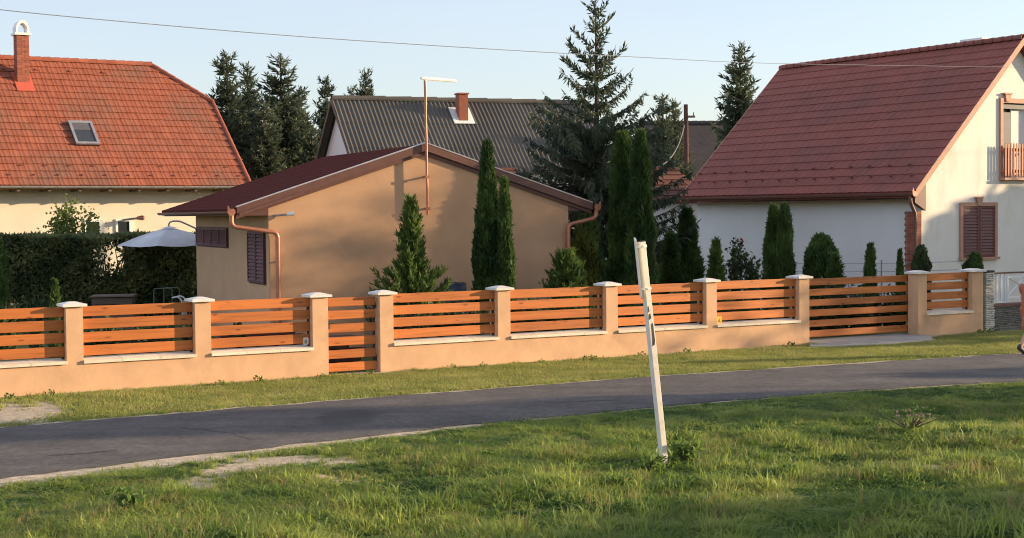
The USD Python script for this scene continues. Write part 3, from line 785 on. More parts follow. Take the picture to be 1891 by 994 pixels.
rng = np.random.default_rng(7)
rest, count = MB(), 0
rows = int(LEN / CO)
for r in range(rows + 1):
    b0 = r * CO - .03
    if b0 + CO > LEN + .02:
        break
    for c in range(int((LS1 - LS0) / TW) + 1):
        s0 = LS0 + c * TW
        if s0 + .02 > edge_s(np.array(b0 + CO)):
            continue
        P, f = tile_mesh(s0, b0, rng)
        if s0 > 12.9 and count < 296:
            obj("roof_tile", (P, f), M["left_tile"], lroof); count += 1
        else:
            rest.add(P, f)
tag(obj("roof_tiles", rest, M["left_tile"], lroof), kind="stuff")


def ridge_run(parent, a, b, r, mat, step=.36, name="ridge_tile"):
    a, b = np.asarray(a, float), np.asarray(b, float)
    n = max(1, round(np.linalg.norm(b - a) / step)); t = (b - a) / np.linalg.norm(b - a)
    side = np.cross(t, (0, 0, 1)); side /= np.linalg.norm(side); up = np.cross(side, t)
    for k in range(n):
        p, q = a + (b - a) * k / n - t * .03, a + (b - a) * (k + 1) / n
        ang = np.linspace(-.35, PI + .35, 8)
        v, f = [], []
        for e, rr in ((p, r * 1.12), (q, r * .92)):
            for t_ in ang:
                v.append(e + rr * (math.cos(t_) * side + math.sin(t_) * up))
        f = [(i, i + 1, i + 9, i + 8) for i in range(7)]
        # end lip
        m = len(v)
        v += [p + r * .9 * (math.cos(t_) * side + math.sin(t_) * up) for t_ in ang]
        f += [(m + i, m + i + 1, i + 1, i) for i in range(7)]
        obj(name, (v, f), mat, parent)


ridge_run(lroof, (LRX, LW, LZR + .02), (LS0, LW, LZR + .02), .12, M["ridge_clay"])
ridge_run(lroof, (LS1, LHW, lhz + .03), (LRX, LW, LZR + .03), .10, M["ridge_clay"])
ridge_run(lroof, (LS1 + .01, -.02, LZE + .05), (LS1 + .01, LHW, lhz + .05), .07, M["ridge_clay"])
lg = obj("gutter", MB().prism(gutter_profile(-.09, LZE - .02, .075), 0, LS0, LS1 + .05), M["zinc"], left)
for k in range(9):
    x = LS0 + 9.3 + k * 1.13
    obj("gutter_joint", MB().prism(shapely.geometry.Point(-.09, LZE - .02).buffer(.082, 6).intersection(shapely.geometry.box(-1, 0, 1, LZE - .018)), 0, x, x + .03), M["zinc"], lg)
for k in range(16):
    x = LS0 + .7 + k * 1.05
    obj("rafter_tail", MB().box(x, x + .1, .0, .94, LZE - .20, LZE - .124), M["old_wood"], left)
# snow guards and vent tiles
for j, (bb, st0) in enumerate(((.45, .3), (.95, .0))):
    for k in range(12):
        s = 12.6 + st0 + k * .83
        P = np.array([(s, bb, .05), (s + .02, bb, .05), (s + .02, bb + .1, .05), (s, bb + .1, .05), (s, bb - .02, .13), (s + .02, bb - .02, .13)])
        P2 = np.stack([P[:, 0], P[:, 1] * cb - P[:, 2] * sb, LZE + P[:, 1] * sb + P[:, 2] * cb], 1)
        obj("snow_guard", MB().hull(P2), M["ridge_clay"], lroof)
for k in range(5):
    s, bb = 13.4 + k * 1.25, LEN - .72
    P = np.array([(s, bb, .04), (s + .16, bb, .04), (s + .02, bb + .16, .04), (s + .14, bb + .16, .04), (s + .02, bb, .11), (s + .14, bb, .11)])
    obj("vent_tile", MB().hull(np.stack([P[:, 0], P[:, 1] * cb - P[:, 2] * sb, LZE + P[:, 1] * sb + P[:, 2] * cb], 1)), M["ridge_clay"], lroof)


def on_slope(px, py):
    """(s, b) of a pixel on the left house's front slope."""
    r = ray(px, py)
    o, d = LH.local(CAM), np.array([r @ LH.d, r @ LH.e, r[2]])
    n = np.array([0, -sb, cb])
    t = (np.array([0, 0, LZE]) - o) @ n / (d @ n)
    q = o + t * d
    return q[0], q[1] / cb


(sa, ba), (sb_, bb_), (sc, bc_), (sd, bd) = on_slope(128, 229), on_slope(170, 229), on_slope(136, 271), on_slope(181, 271)
s0, s1, b0, b1 = (sa + sc) / 2, (sb_ + sd) / 2, (bc_ + bd) / 2, (ba + bb_) / 2
slope = lambda a, b, h: np.array([a, b * cb - h * sb, LZE + b * sb + h * cb])


def slope_box(a0, a1, b0, b1, h0, h1):
    return MB().hull([slope(a, b, h) for a in (a0, a1) for b in (b0, b1) for h in (h0, h1)])


sw = obj("skylight", slope_box(s0, s1, b0, b1, .02, .10), M["dark_steel"], lroof)
for a0, a1, q0, q1 in ((s0, s0 + .09, b0, b1), (s1 - .09, s1, b0, b1), (s0 + .09, s1 - .09, b0, b0 + .1), (s0 + .09, s1 - .09, b1 - .12, b1)):
    obj("skylight_frame", slope_box(a0, a1, q0, q1, .101, .155), M["zinc"], sw)
obj("skylight_pane", slope_box(s0 + .092, s1 - .092, b0 + .102, b1 - .122, .102, .115), M["glass"], sw)
obj("roller_blind", slope_box(s0 + .1, s1 - .1, b0 + .62 * (b1 - b0), b1 - .124, .117, .124), M["blind"], sw)
# chimney of the left house
cs, cbb = on_slope(44, 157)
cx0, cy0 = cs - .22, cbb * cb
lch = obj("chimney", slope_box(cs - .32, cs + .32, cbb - .42, cbb + .65, .045, .07), M["red_flashing"], lroof)
zc0, zc1 = LZE + cbb * sb - .1, LZE + cbb * sb + 1.80
core = obj("chimney_stack", MB().box(cx0 + .012, cx0 + .428, cy0 + .012, cy0 + .428, zc0 - .2, zc1), M["mortar"], left)
nr = 21; ch = (zc1 - zc0) / nr
for r in range(nr):
    a, b = zc0 + r * ch + .005, zc0 + (r + 1) * ch - .005
    q = .16 if r % 2 else .28
    for x0, x1, y0, y1 in ((0, q - .006, 0, .2), (q + .006, .44, 0, .2), (0, .1, .212, .44), (.34, .44, .212, .44)):
        obj("brick", MB().box(cx0 + x0, cx0 + x1, cy0 + y0, cy0 + y1, a, b), M["brick"], core)
obj("apron_flashing", MB().box(cx0 - .02, cx0 + .46, cy0 - .02, cy0 + .46, zc0 - .15, zc0 + .16), M["red_flashing"], core)
cap = MB().box(cx0 - .07, cx0 + .51, cy0 - .07, cy0 + .51, zc1 + .002, zc1 + .09)
a = np.linspace(0, PI, 15)
arch = Polygon([(cx0 + .22 + .235 * math.cos(t), zc1 + .09 + .16 + .30 * math.sin(t) ** 1.25) for t in a] + [(cx0 - .015, zc1 + .09), (cx0 + .455, zc1 + .09)][::1])
hole = Polygon([(cx0 + .22 + .165 * math.cos(t), zc1 + .09 + .14 + .21 * math.sin(t) ** 1.25) for t in a] + [(cx0 + .055, zc1 + .0), (cx0 + .385, zc1 + .0)])
cap.prism(arch.difference(hole), 1, cy0 - .01, cy0 + .45)
obj("chimney_cap", cap, M["white_paint"], core)
# small windows low in the front wall
for x0p, x1p, yt in ((160, 183, 410), (217, 238, 409)):
    xa, zt = LH.hit_y(x0p, yt, .95); xb, _ = LH.hit_y(x1p, yt, .95)
    w = obj("window", MB().box(xa, xb, .938, .947, zt - .85, zt), M["glass"], left)
    fr = MB().box(xa - .08, xa, .90, .97, zt - .85, zt + .08).box(xb, xb + .16, .90, .97, zt - .85, zt + .08).box(xa, xb, .90, .97, zt, zt + .08)
    obj("window_frame", fr, M["white_paint"], w)
lx, lz = LH.hit_y(262, 403, .5)
ll = thing("eave_lamp", "short lamp arm sticking out of the cream wall above its small window", "lamp", LH.o, LH.th)
obj("arm", MB().tube([(lx - .55, .947, lz - .06), (lx - .1, .55, lz)], .04, 8), M["grey_tube"], ll)
obj("lamp_head", MB().tube([(lx - .14, .58, lz), (lx + .0, .48, lz + .01), (lx + .06, .43, lz + .015)], [.06, .095, .07], 10), M["copper"], ll, smooth=50)

# ------------------------------------------------------------------ the white house on the right
RTH = math.radians(32.2)
_g = Frame((0, 0, 0), RTH)
RH = Frame(_g.world(31.17, 28.74), RTH)
RW, RRX, RO, RZE, RZR, RF, RB = 7.64, 3.82, 0.47, 3.50, 7.76, 0.22, 9.75
rs = (RZR - RZE) / (RRX + RO)
rtop = lambda x: RZR - abs(x - RRX) * rs
right = thing("white_house", "white house with a steep dark red tiled roof and pickets across its upper door", "house", RH.o, RH.th)
dxl, dzt = RH.hit_y(1850, 190, 0)
_, dzb = RH.hit_y(1850, 331, 0)
dxr = 2 * RRX - dxl
wx0, wz1 = RH.hit_y(1776, 381, 0); wx1, wz0 = RH.hit_y(1835, 474, 0)
RT = 0.17
door_hole = shapely.geometry.box(dxl, dzb, dxr, dzt)
gab = Polygon([(0, -0.1), (0, rtop(0) - RT - .004), (RRX, RZR - RT - .004), (RW, rtop(RW) - RT - .004), (RW, -0.1)])
obj("gable_wall", MB().prism(gab.difference(door_hole), 1, 0, .30), M["gable_wall"], right)
obj("side_wall", MB().box(0.0, .3, .3, 9.5, -.1, rtop(0) - RT - .004).box(RW - .3, RW, .3, 9.5, -.1, rtop(RW) - RT - .004), M["white_wall"], right)
obj("rear_wall", MB().prism(gab.intersection(shapely.geometry.box(.302, -1, RW - .302, 9)), 1, 9.2, 9.5), M["white_wall"], right)
xa, xb = -RO, RW + RO
rroof = obj("roof", MB().prism([(xa, rtop(xa)), (RRX, RZR), (xb, rtop(xb)), (xb, rtop(xb) - RT), (RRX, RZR - RT), (xa, rtop(xa) - RT)], 1, -RF, RB), M["right_tile"], right)
RLEN = math.hypot(RRX + RO, RZR - RZE)
rc, rsn = (RRX + RO) / RLEN, (RZR - RZE) / RLEN
ys_ = np.arange(-RF - .015, RB + .02, .05)
nco = 18; cst = RLEN / nco
for k in range(nco):
    b0, b1 = k * cst - .03, (k + 1) * cst + .02
    w_ = .011 * np.sin(2 * PI * ys_ / .30) + .004 * (noise(np.stack([ys_ * 3.3, 0 * ys_ + k * 7, 0 * ys_], -1), 4) - .5)
    rows_ = []
    for b, h in ((b0 + .012, .006 + 0 * ys_), (b0 + .012 * noise(np.stack([ys_ * 3.3, 0 * ys_ + k, 0 * ys_], -1), 2), .034 + w_), (b1, .012 + w_ * .8)):
        bb = b + 0 * ys_
        rows_.append(np.stack([xa + bb * rc - h * rsn, ys_, RZE + bb * rsn + h * rc], -1))
    v = np.stack(rows_, 1).reshape(-1, 3)
    obj("tile_course", (v, grid_faces(len(ys_), 3)), M["right_tile"], rroof)
ridge_run(rroof, (RRX, -RF, RZR + .04), (RRX, RB, RZR + .04), .10, M["right_tile"], .34)
for y, nm in ((-RF - .03, 0), (RB + .003, 1)):
    for x0, x1, q in ((xa, RRX - .001, 0), (RRX + .001, xb, 1)):
        obj("barge_board", MB().prism([(x0, rtop(x0) - .17), (x0, rtop(x0) + .045), (x1, rtop(x1) + .045), (x1, rtop(x1) - .17)], 1, y, y + .027), M["pink_trim"], rroof)
obj("eave_box", MB().prism([(xa + .05, rtop(xa) - RT - .01), (-.003, rtop(0) - RT - .01), (-.003, rtop(xa) - .52), (xa + .05, rtop(xa) - .30)], 1, -.16, -.03), M["brown_trim"], right)
obj("soffit", MB().box(xa + .03, -.003, -.02, RB - .1, rtop(xa) - .24, rtop(xa) - .215), M["brown_gutter"], right)
rg = obj("gutter", MB().prism(gutter_profile(xa - .06, RZE - .05, .07), 1, -RF - .02, RB), M["brown_gutter"], right)
obj("gutter_end", MB().prism(shapely.geometry.Point(xa - .06, RZE - .06).buffer(.085, 6).intersection(shapely.geometry.box(-9, 0, 9, RZE - .0)), 1, -RF - .045, -RF - .02)
    .prism([(xa - .15, RZE - .02), (xa - .13, RZE + .1), (xa - .08, RZE + .0)], 1, -RF - .043, -RF - .022), M["copper"], rg)
obj("downpipe", MB().tube(bend([(xa - .06, -.1, RZE - .12), (xa - .06, -.1, RZE - .3), (-.30, -.06, RZE - .6), (-.30, -.06, 0)], .1), .05, 10), M["brown_gutter"], right, smooth=60)
for j, bb in enumerate((.5, .95)):
    for k in range(13):
        y = .2 + k * .75 + j * .37
        P = [(bb, 0, .05), (bb + .09, 0, .05), (bb - .01, 0, .13)]
        P = [(p[0], y + e, p[2]) for p in P for e in (0, .025)]
        obj("snow_guard", MB().hull([(xa + p[0] * rc - p[2] * rsn, p[1], RZE + p[0] * rsn + p[2] * rc) for p in P]), M["right_tile"], rroof)
# brick pillar at the corner
core = obj("brick_pillar", MB().box(-.16, -.004, .012, .44, 0, 2.96), M["mortar"], right)
for r in range(37):
    a, b = .08 * r + .006, .08 * (r + 1) - .006
    q = .26 if r % 2 else .14
    obj("brick", MB().box(-.172, -.003, 0, .11, a, b), M["brick"], core)
    obj("brick", MB().box(-.172, -.10, .122, .11 + q, a, b), M["brick"], core)
    if r % 2 == 0:
        obj("brick", MB().box(-.172, -.10, .11 + q + .012, .452, a, b), M["brick"], core)
# shuttered ground floor window
W0, Wx, Wz = np.array([0, 0, 0.]), wx1 - wx0, wz1 - wz0
win = obj("window", MB().box(wx0 - .02, wx1 + .02, -.012, -.002, wz0 - .02, wz1 + .02), M["red_shutter"], right)
tr = .10
fr = MB().box(wx0 - tr, wx0, -.06, -.0125, wz0 - .0, wz1 + tr).box(wx1, wx1 + tr, -.06, -.0125, wz0 - .0, wz1 + tr).box(wx0, wx1, -.06, -.0125, wz1, wz1 + tr)
cxm = (wx0 + wx1) / 2
fr.prism([(cxm - .08, wz1 + tr * .3), (cxm + .08, wz1 + tr * .3), (cxm + .12, wz1 + tr + .12), (cxm - .12, wz1 + tr + .12)], 1, -.085, -.061).box(cxm - .14, cxm + .14, -.10, -.0125, wz1 + tr + .121, wz1 + tr + .16)
obj("window_surround", fr, M["pink_trim"], win)
obj("window_sill", MB().box(wx0 - tr - .03, wx1 + tr + .03, -.12, -.0125, wz0 - .07, wz0 - .003), M["pink_trim"], win)
shutters(win, (wx0, -.0, wz0), (1, 0, 0), (0, 0, 1), (0, -1, 0), Wx, Wz, M["red_shutter"], 2, 15, .07)
# upper door with pickets
dr = obj("balcony_door", MB().box(dxl + .005, dxl + (dxr - dxl) * .40, .10, .13, dzb, dzt - .25), M["blind"], right, label="half lowered dark blind in the upper doorway")
obj("door_leaf", MB().box(dxl + (dxr - dxl) * .42, dxr - .01, .11, .15, dzb, dzt), M["white_wall"], dr)
obj("blind_box", MB().box(dxl + .005, dxr - .005, .02, .16, dzt - .16, dzt - .004), M["blind"], dr)
obj("door_glass", MB().box(dxl, dxr, .20, .21, dzb, dzt), M["glass"], dr)
fr = MB().box(dxl - .11, dxl, -.06, -.002, dzb - .06, dzt + .13).box(dxr, dxr + .11, -.06, -.002, dzb - .06, dzt + .13).box(dxl, dxr, -.06, -.002, dzt, dzt + .13)
fr.prism([(RRX - .10 - .42, dzt + .03), (RRX + .06 - .42, dzt + .03), (RRX + .10 - .42, dzt + .24), (RRX - .14 - .42, dzt + .24)], 1, -.09, -.061).box(RRX - .60, RRX - .28, -.11, -.002, dzt + .241, dzt + .28)
obj("door_surround", fr, M["pink_trim"], dr)
pz0 = RH.hit_y(1860, 326, -.2)[1]; pz1 = RH.hit_y(1860, 265, -.2)[1]
bal = obj("balcony_ledge", MB().box(dxl - .12, dxr + .12, -.22, -.003, pz0 - .10, pz0 - .03), M["pink_trim"], right)
for z in (pz0 + .10, pz1 - .22):
    obj("balcony_rail", MB().box(dxl - .12, dxr + .12, -.19, -.165, z, z + .09), M["picket"], bal)
    for x in (dxl - .118, dxr + .083):
        obj("rail_return", MB().box(x, x + .035, -.163, -.061, z + .01, z + .08), M["picket"], bal)
npk = int((dxr - dxl + .2) / .115)
for k in range(npk + 1):
    x = dxl - .105 + k * (dxr - dxl + .16) / npk
    obj("picket", MB().prism([(x, pz0), (x + .055, pz0), (x + .055, pz1 - .03), (x + .0275, pz1 + .015), (x, pz1 - .03)], 1, -.214, -.192), M["picket"], bal)
chy = RH.hit_x(1806, 86, 4.4)[0]
obj("chimney", MB().box(4.15, 4.75, chy - .35, chy + .35, 6.4, 7.93).box(4.09, 4.81, chy - .41, chy + .41, 7.931, 8.0), M["white_wall"], right)

# ------------------------------------------------------------------ the barn with a corrugated roof
BTH = math.radians(22.0)
BA = Frame((0, 0, 0), BTH)
bridge = at_depth(612, 185, 60.0)
BH, BDROP, BL = 3.1, 2.85, 10.9
BA = Frame(np.array([bridge[0], bridge[1], 0]) - BH * BA.e, BTH)
BZR = bridge[2]; BZE = BZR - BDROP
barn = thing("barn", "long outbuilding with a grey corrugated roof and white gable behind the garage", "building", BA.o, BA.th)
obj("wall", MB().prism([(.05, -.1), (.05, BZE - .02), (BH, BZR - .10), (2 * BH - .05, BZE - .02), (2 * BH - .05, -.1)], 0, .35, BL - .3), M["white_wall"], barn)
xs = np.arange(0, BL, .177 / 8)
wv = .026 * np.cos(2 * PI * xs / .177)
bl = math.hypot(BH, BDROP); bc, bs = BH / bl, BDROP / bl
for side in (0, 1):
    for k in range(3):
        b0, b1 = -.25 + k * (bl + .25) / 3, -.25 + (k + 1) * (bl + .25) / 3 + (.10 if k < 2 else 0)
        rr = []
        for b, h in ((b0, .085), (b1, .06)):
            yy = b * bc - (h + wv) * bs
            if side: yy = 2 * BH - yy
            rr.append(np.stack([xs, yy + 0 * xs, BZE + b * bs + (h + wv) * bc], -1))
        rr.append(rr[0] - np.array([0, 0, .012]))
        v = np.stack([rr[2], rr[0], rr[1]], 1).reshape(-1, 3)
        obj("corrugated_sheets", (v, grid_faces(len(xs), 3)), M["asbestos"], barn, smooth=True)
ridge_run(barn, (BL, BH, BZR + .06), (0, BH, BZR + .06), .14, M["asbestos"], 1.1, "ridge_cap")
for x in (-.03, BL - .02):
    for y0, y1 in ((-.15, BH - .002), (2 * BH + .15, BH + .002)):
        zz = BZE + (.15 if 1 else 0) * -bs / bc
        obj("barge_board", MB().prism([(y0, zz - .12), (y0, zz + .08), (y1, BZR + .10), (y1, BZR - .12)], 0, x, x + .03), M["old_wood"], barn)
_o, _r = BA.local(CAM), ray(856, 227)
_d = np.array([_r @ BA.d, _r @ BA.e, _r[2]]); _n = np.array([0, -bs, bc])
_t = ((np.array([0, 0, BZE + .08]) - _o) @ _n) / (_d @ _n)
cxb, cyb = (_o + _t * _d)[:2]
zb = BZE + (cyb / bc) * bs
bch = obj("chimney", MB().box(cxb - .17, cxb + .2, cyb, cyb + .45, zb - .2, zb + 1.22).box(cxb - .21, cxb + .24, cyb - .04, cyb + .49, zb + 1.22, zb + 1.28), M["brick"], barn)
P = [(cxb + a, (b) * bc - h * bs, BZE + b * bs + h * bc) for a in (-.42, .46) for b in (cyb / bc - .06, cyb / bc + .95) for h in (.10, .125)]
obj("flashing", MB().hull(P).box(cxb - .19, cxb + .22, cyb - .02, cyb + .47, zb - .18, zb + .16), M["white_paint"], bch)


# ------------------------------------------------------------------ smaller roofs further back
def small_house(name, label, pxa, pxb, py_ridge, Y, th, half, drop, wall_mat, roof_mat, hip=0.0, zmin=-.1):
    a = at_depth(pxa, py_ridge, Y)
    fr_ = Frame((a[0], a[1], 0), th)
    b = fr_.hit_y(pxb, py_ridge, 0)
    L, zr = b[0], a[2]
    fr_ = Frame(fr_.world(0, -half), th)
    h = thing(name, label, "building", fr_.o, fr_.th)
    e = zr - drop
    obj("wall", MB().box(.2, L + hip - .2, .25, 2 * half - .25, zmin, e - .06), wall_mat, h)
    r = obj("roof", MB().hull([(0, 0, e), (L + hip, 0, e), (0, 2 * half, e), (L + hip, 2 * half, e), (0, half, zr), (L, half, zr), (0, 0, e - .05), (L + hip, 0, e - .05), (0, 2 * half, e - .05), (L + hip, 2 * half, e - .05)]), roof_mat, h)
    ridge_run(r, (L, half, zr + .01), (0, half, zr + .01), .11, roof_mat, .4)
    n = 0 if roof_mat is M["dark_roof"] else max(3, int(math.hypot(half, drop) / .34))
    for k in range(n):
        y0, y1 = half * k / n, half * (k + 1.1) / n
        z0, z1 = e + drop * k / n, e + drop * (k + 1.1) / n
        x1 = L + hip - hip * (k + .5) / n
        obj("tile_course", MB().prism([(y0 - .01, z0 + .012), (y0 - .02, z0 + .055), (min(y1, half), min(z1, zr) + .02), (min(y1, half), min(z1, zr) + .005)], 0, -.01, x1), roof_mat, r)
    return h, fr_, L, e


shed, SF, SL, SE = small_house("tiled_shed", "whitewashed shed with a rusty red tiled roof beside the tall thujas", 1120, 1249, 316, 52.5, math.radians(14), 2.1, 1.10, M["white_wall"], M["rust_roof"], .75)
ox, oz = SF.hit_y(1212, 446, .2)
obj("shed_door", MB().box(ox - .35, ox + .5, .18, .245, 0, oz), M["dark_steel"], shed)
small_house("low_shed", "low rusty-roofed shed just below the corrugated barn roof", 900, 950, 316, 54.0, math.radians(20), 1.3, .55, M["cream_wall"], M["rust_roof"])
small_house("dark_roofed_house", "far house showing only a dark roof behind the wooden pole", 1180, 1420, 228, 72.0, math.radians(8), 4.4, 4.2, M["cream_wall"], M["dark_roof"])

# wooden pole with a hanging cable
pt = at_depth(1266.5, 193, 57.0)
pole = thing("utility_pole", "weathered wooden pole rising beside the far spruces with a slack cable", "pole", (pt[0], pt[1], 0))
obj("shaft", MB().tube([(.03, 0, -.1), (0, 0, pt[2])], [.11, .08], 10), M["pile_wood"], pole, smooth=60)
obj("crossarm", MB().box(-.04, .34, -.05, .05, pt[2] - .50, pt[2] - .42).box(.27, .30, -.02, .02, pt[2] - .42, pt[2] - .3), M["old_wood"], pole)
q = [at_depth(x, y, Y) for x, y, Y in ((1265, 228, 57), (1256, 262, 56.5), (1243, 287, 56), (1228, 303, 55.5), (1211, 309, 55))]
q = np.array(q) - np.array([pt[0], pt[1], 0])
obj("slack_cable", MB().tube(bend(q, .5, 3), .02, 6), M["grey_tube"], pole, smooth=60)

# overhead line along the street
wp = []
for x, y in ((-420, -34), (-200, -8), (0, 18), (260, 43), (520, 65), (780, 83), (1030, 98), (1240, 109), (1440, 117.5), (1745, 122.5), (1860, 124), (2300, 121), (2900, 100)):
    lx_, lz_ = FN.hit_y(x, y, -.9)
    wp.append(FN.world(lx_, -.9, lz_))
wp = np.array(wp)
tt = np.arange(len(wp)); ti = np.linspace(0, len(wp) - 1, 90)
from scipy.interpolate import CubicSpline
tag(obj("power_line", MB().tube(CubicSpline(tt, wp)(ti), np.interp(ti, [0, 6, 9, 12], [.0085, .007, .0045, .0045]), 6), M["wire"], smooth=60), "single overhead wire crossing the sky from upper left to the dark red roof", "power line")

# ------------------------------------------------------------------ the leaning sign post
pb = on_ground(1226, 850); ptop = at_depth(1184, 447, pb[1] - .05)
sgn = thing("sign_post", "leaning cream metal post with a traffic sign seen edge-on in the grass", "road sign", pb)
axis = (ptop - pb); PL = np.linalg.norm(axis); axis /= PL
U_ = np.array([math.cos(math.radians(27)), math.sin(math.radians(27)), 0]); U_ -= axis * (U_ @ axis); U_ /= np.linalg.norm(U_)
V_ = np.cross(axis, U_)


def post_part(m):
    v, f = m.data()
    return v[:, :1] * U_ + v[:, 1:2] * V_ + v[:, 2:] * axis, f


obj("post", post_part(MB().cbox(-.041, .041, -.041, .041, -.2, PL, .008, 2)), M["post_paint"], sgn)
obj("post_end", post_part(MB().box(-.034, .034, -.034, .034, PL + .001, PL + .012)), M["black_paint"], sgn)
for z in (PL - .07, PL - .585):
    c = MB().box(-.047, .047, -.047, .047, z, z + .035).box(-.08, -.048, -.02, .02, z + .005, z + .03).tube([(.0, -.048, z + .018), (.0, -.064, z + .018)], .014, 8)
    obj("clamp", post_part(c), M["sign_back"], sgn)
plate = Polygon([(-.28, PL - .66), (.28, PL - .66), (.3, PL - .64), (.3, PL + .03), (.28, PL + .05), (-.28, PL + .05), (-.3, PL + .03), (-.3, PL - .64)])
# the plate faces along the street; its folded rim makes the two bright edges
pm = MB()
pm.prism(plate, 0, -.089, -.085)
pm.prism(plate.difference(plate.buffer(-.006)), 0, -.0845, -.072)
v, f = pm.data()
rot = math.radians(-30); ca, sa_ = math.cos(rot), math.sin(rot)
w = v.copy(); w[:, 0] = -.08 + (v[:, 0] + .08) * ca - v[:, 1] * sa_; w[:, 1] = (v[:, 0] + .08) * sa_ + v[:, 1] * ca
obj("sign_plate", (w[:, :1] * U_ + w[:, 1:2] * V_ + w[:, 2:] * axis, f), M["sign_back"], sgn)
st = MB()
for (z0, z1, x0, x1) in ((PL - .95, PL - .87, -.03, .005), (PL - 1.24, PL - .99, -.012, .026), (PL - 1.27, PL - 1.2, -.02, .02), (PL - .86, PL - .78, -.036, -.01)):
    st.prism([(x0, z0), (x1, z0 + .02), (x1 - .006, z1), (x0 + .008, z1 - .01)], 1, -.0435, -.0415)
obj("torn_sticker", post_part(st), M["black_paint"], sgn)

# ------------------------------------------------------------------ stone-clad wall, railing and person at the right edge
xs0 = PS[10][1] + .09
def fx(px): return FN.hit_y(px, 560, .0)[0]
xp1 = fx(1836)
swl = thing("stone_wall", "low wall and pillar clad in thin grey stacked stone at the right edge", "wall", FN.o, FENCE_TH)
xe = xp1 + 4.5
obj("pillar_core", MB().box(xs0, xp1, .02, .34, -.05, 1.46).box(xs0 - .02, xp1 + .02, 0, .36, 1.461, 1.50), M["dark_joint"], swl)
obj("wall_core", MB().box(xp1 + .002, xe, .05, .30, -.05, .60), M["dark_joint"], swl)
obj("coping", MB().box(xp1 + .004, xe, .0, .33, .602, .66), M["brown_trim"], swl)
rng = np.random.default_rng(12)
for (a, b, yf, top) in ((xs0, xp1, .018, 1.46), (xp1 + .004, xe, .048, .60)):
    sm = MB(); z = 0.0
    while z < top - .02:
        h = min(rng.uniform(.03, .055), top - z); x = a - rng.uniform(0, .1)
        while x < b:
            L = rng.uniform(.10, .34)
            if max(x, a) < min(x + L, b) - .02:
                sm.box(max(x, a) + .004, min(x + L, b) - .004, yf - rng.uniform(.006, .05), yf, z + .006, z + h - .007)
            x += L
        z += h
    tag(obj("stacked_stones", sm, M["clad_stone"], swl), kind="stuff")
sm = MB(); z = 0.0
while z < 1.44:
    h = rng.uniform(.024, .042); sm.box(xs0 - rng.uniform(.006, .03), xs0, .03, .33, z + .004, min(z + h - .003, 1.46)); z += h
tag(obj("stacked_stones", sm, M["clad_stone"], swl), kind="stuff")
rl = thing("white_railing", "white metal bar railing standing on the stone-clad wall", "railing", FN.o, FENCE_TH)
xgate = fx(1866)
obj("rail", MB().box(xp1 + .02, xgate + 3.2, .10, .16, 1.40, 1.44), M["brown_trim"], rl)
obj("rail", MB().box(xp1 + .02, xgate, .11, .15, .68, .715), M["white_metal"], rl)
k = 0
x = xp1 + .05
while x < xgate - .03:
    obj("bar", MB().box(x, x + .062, .117, .143, .716, 1.399), M["white_metal"], rl); x += .152
pan = MB().box(xgate, xgate + .05, .1, .15, .70, 1.34).box(xgate + 1.2, xgate + 1.25, .1, .15, .70, 1.34).box(xgate + .05, xgate + 1.2, .1, .15, 1.29, 1.34).box(xgate + .05, xgate + 1.2, .1, .15, .78, .83)
obj("panel_frame", pan, M["white_metal"], rl)
obj("diagonal_brace", MB().tube([(xgate + .05, .125, .84), (xgate + .62, .125, 1.28)], .02, 6).tube([(xgate + .62, .125, 1.28), (xgate + 1.2, .125, .84)], .02, 6), M["white_metal"], rl)
obj("tie_wire", MB().tube([(xgate + .05, .09, 1.28), (xgate + .9, .09, .9)], .008, 5), M["grey_tube"], rl)

# wire fence on thin posts in front of the white side wall
wf = thing("wire_fence", "thin wire fence on slim posts in front of the white side wall", "fence", (0, 0, 0))
WA, WB_ = at_depth(1455, 500, 39.0), at_depth(1800, 492, 39.2)
for i in range(5):
    q = WA + (WB_ - WA) * i / 4
    obj("post", MB().tube([(q[0], q[1], 0), (q[0], q[1], 1.72)], .022, 6), M["grey_tube"], wf, smooth=60)
for z in (1.25, 1.45, 1.66):
    obj("wire", MB().tube([(WA[0], WA[1] - .03, z), ((WA[0] + WB_[0]) / 2, (WA[1] + WB_[1]) / 2 - .03, z - .03), (WB_[0], WB_[1] - .03, z)], .007, 4), M["wire"], wf)


def limb_hulls(bones, refine=.022, iters=8):
    """bones: (p, r, q, s) capsules; one smooth continuous surface."""
    parts = []
    for p, r, q, s in bones:
        a = manifold3d.Manifold.sphere(r, 14).translate(tuple(map(float, p))); b = manifold3d.Manifold.sphere(s, 14).translate(tuple(map(float, q)))
        parts.append(manifold3d.Manifold.batch_hull([a, b]))
    m = manifold3d.Manifold.batch_boolean(parts, manifold3d.OpType.Add).refine_to_length(refine)
    t = m.to_mesh()
    tm = trimesh.Trimesh(t.vert_properties[:, :3], t.tri_verts, process=True)
    trimesh.smoothing.filter_taubin(tm, iterations=iters)
    return tm


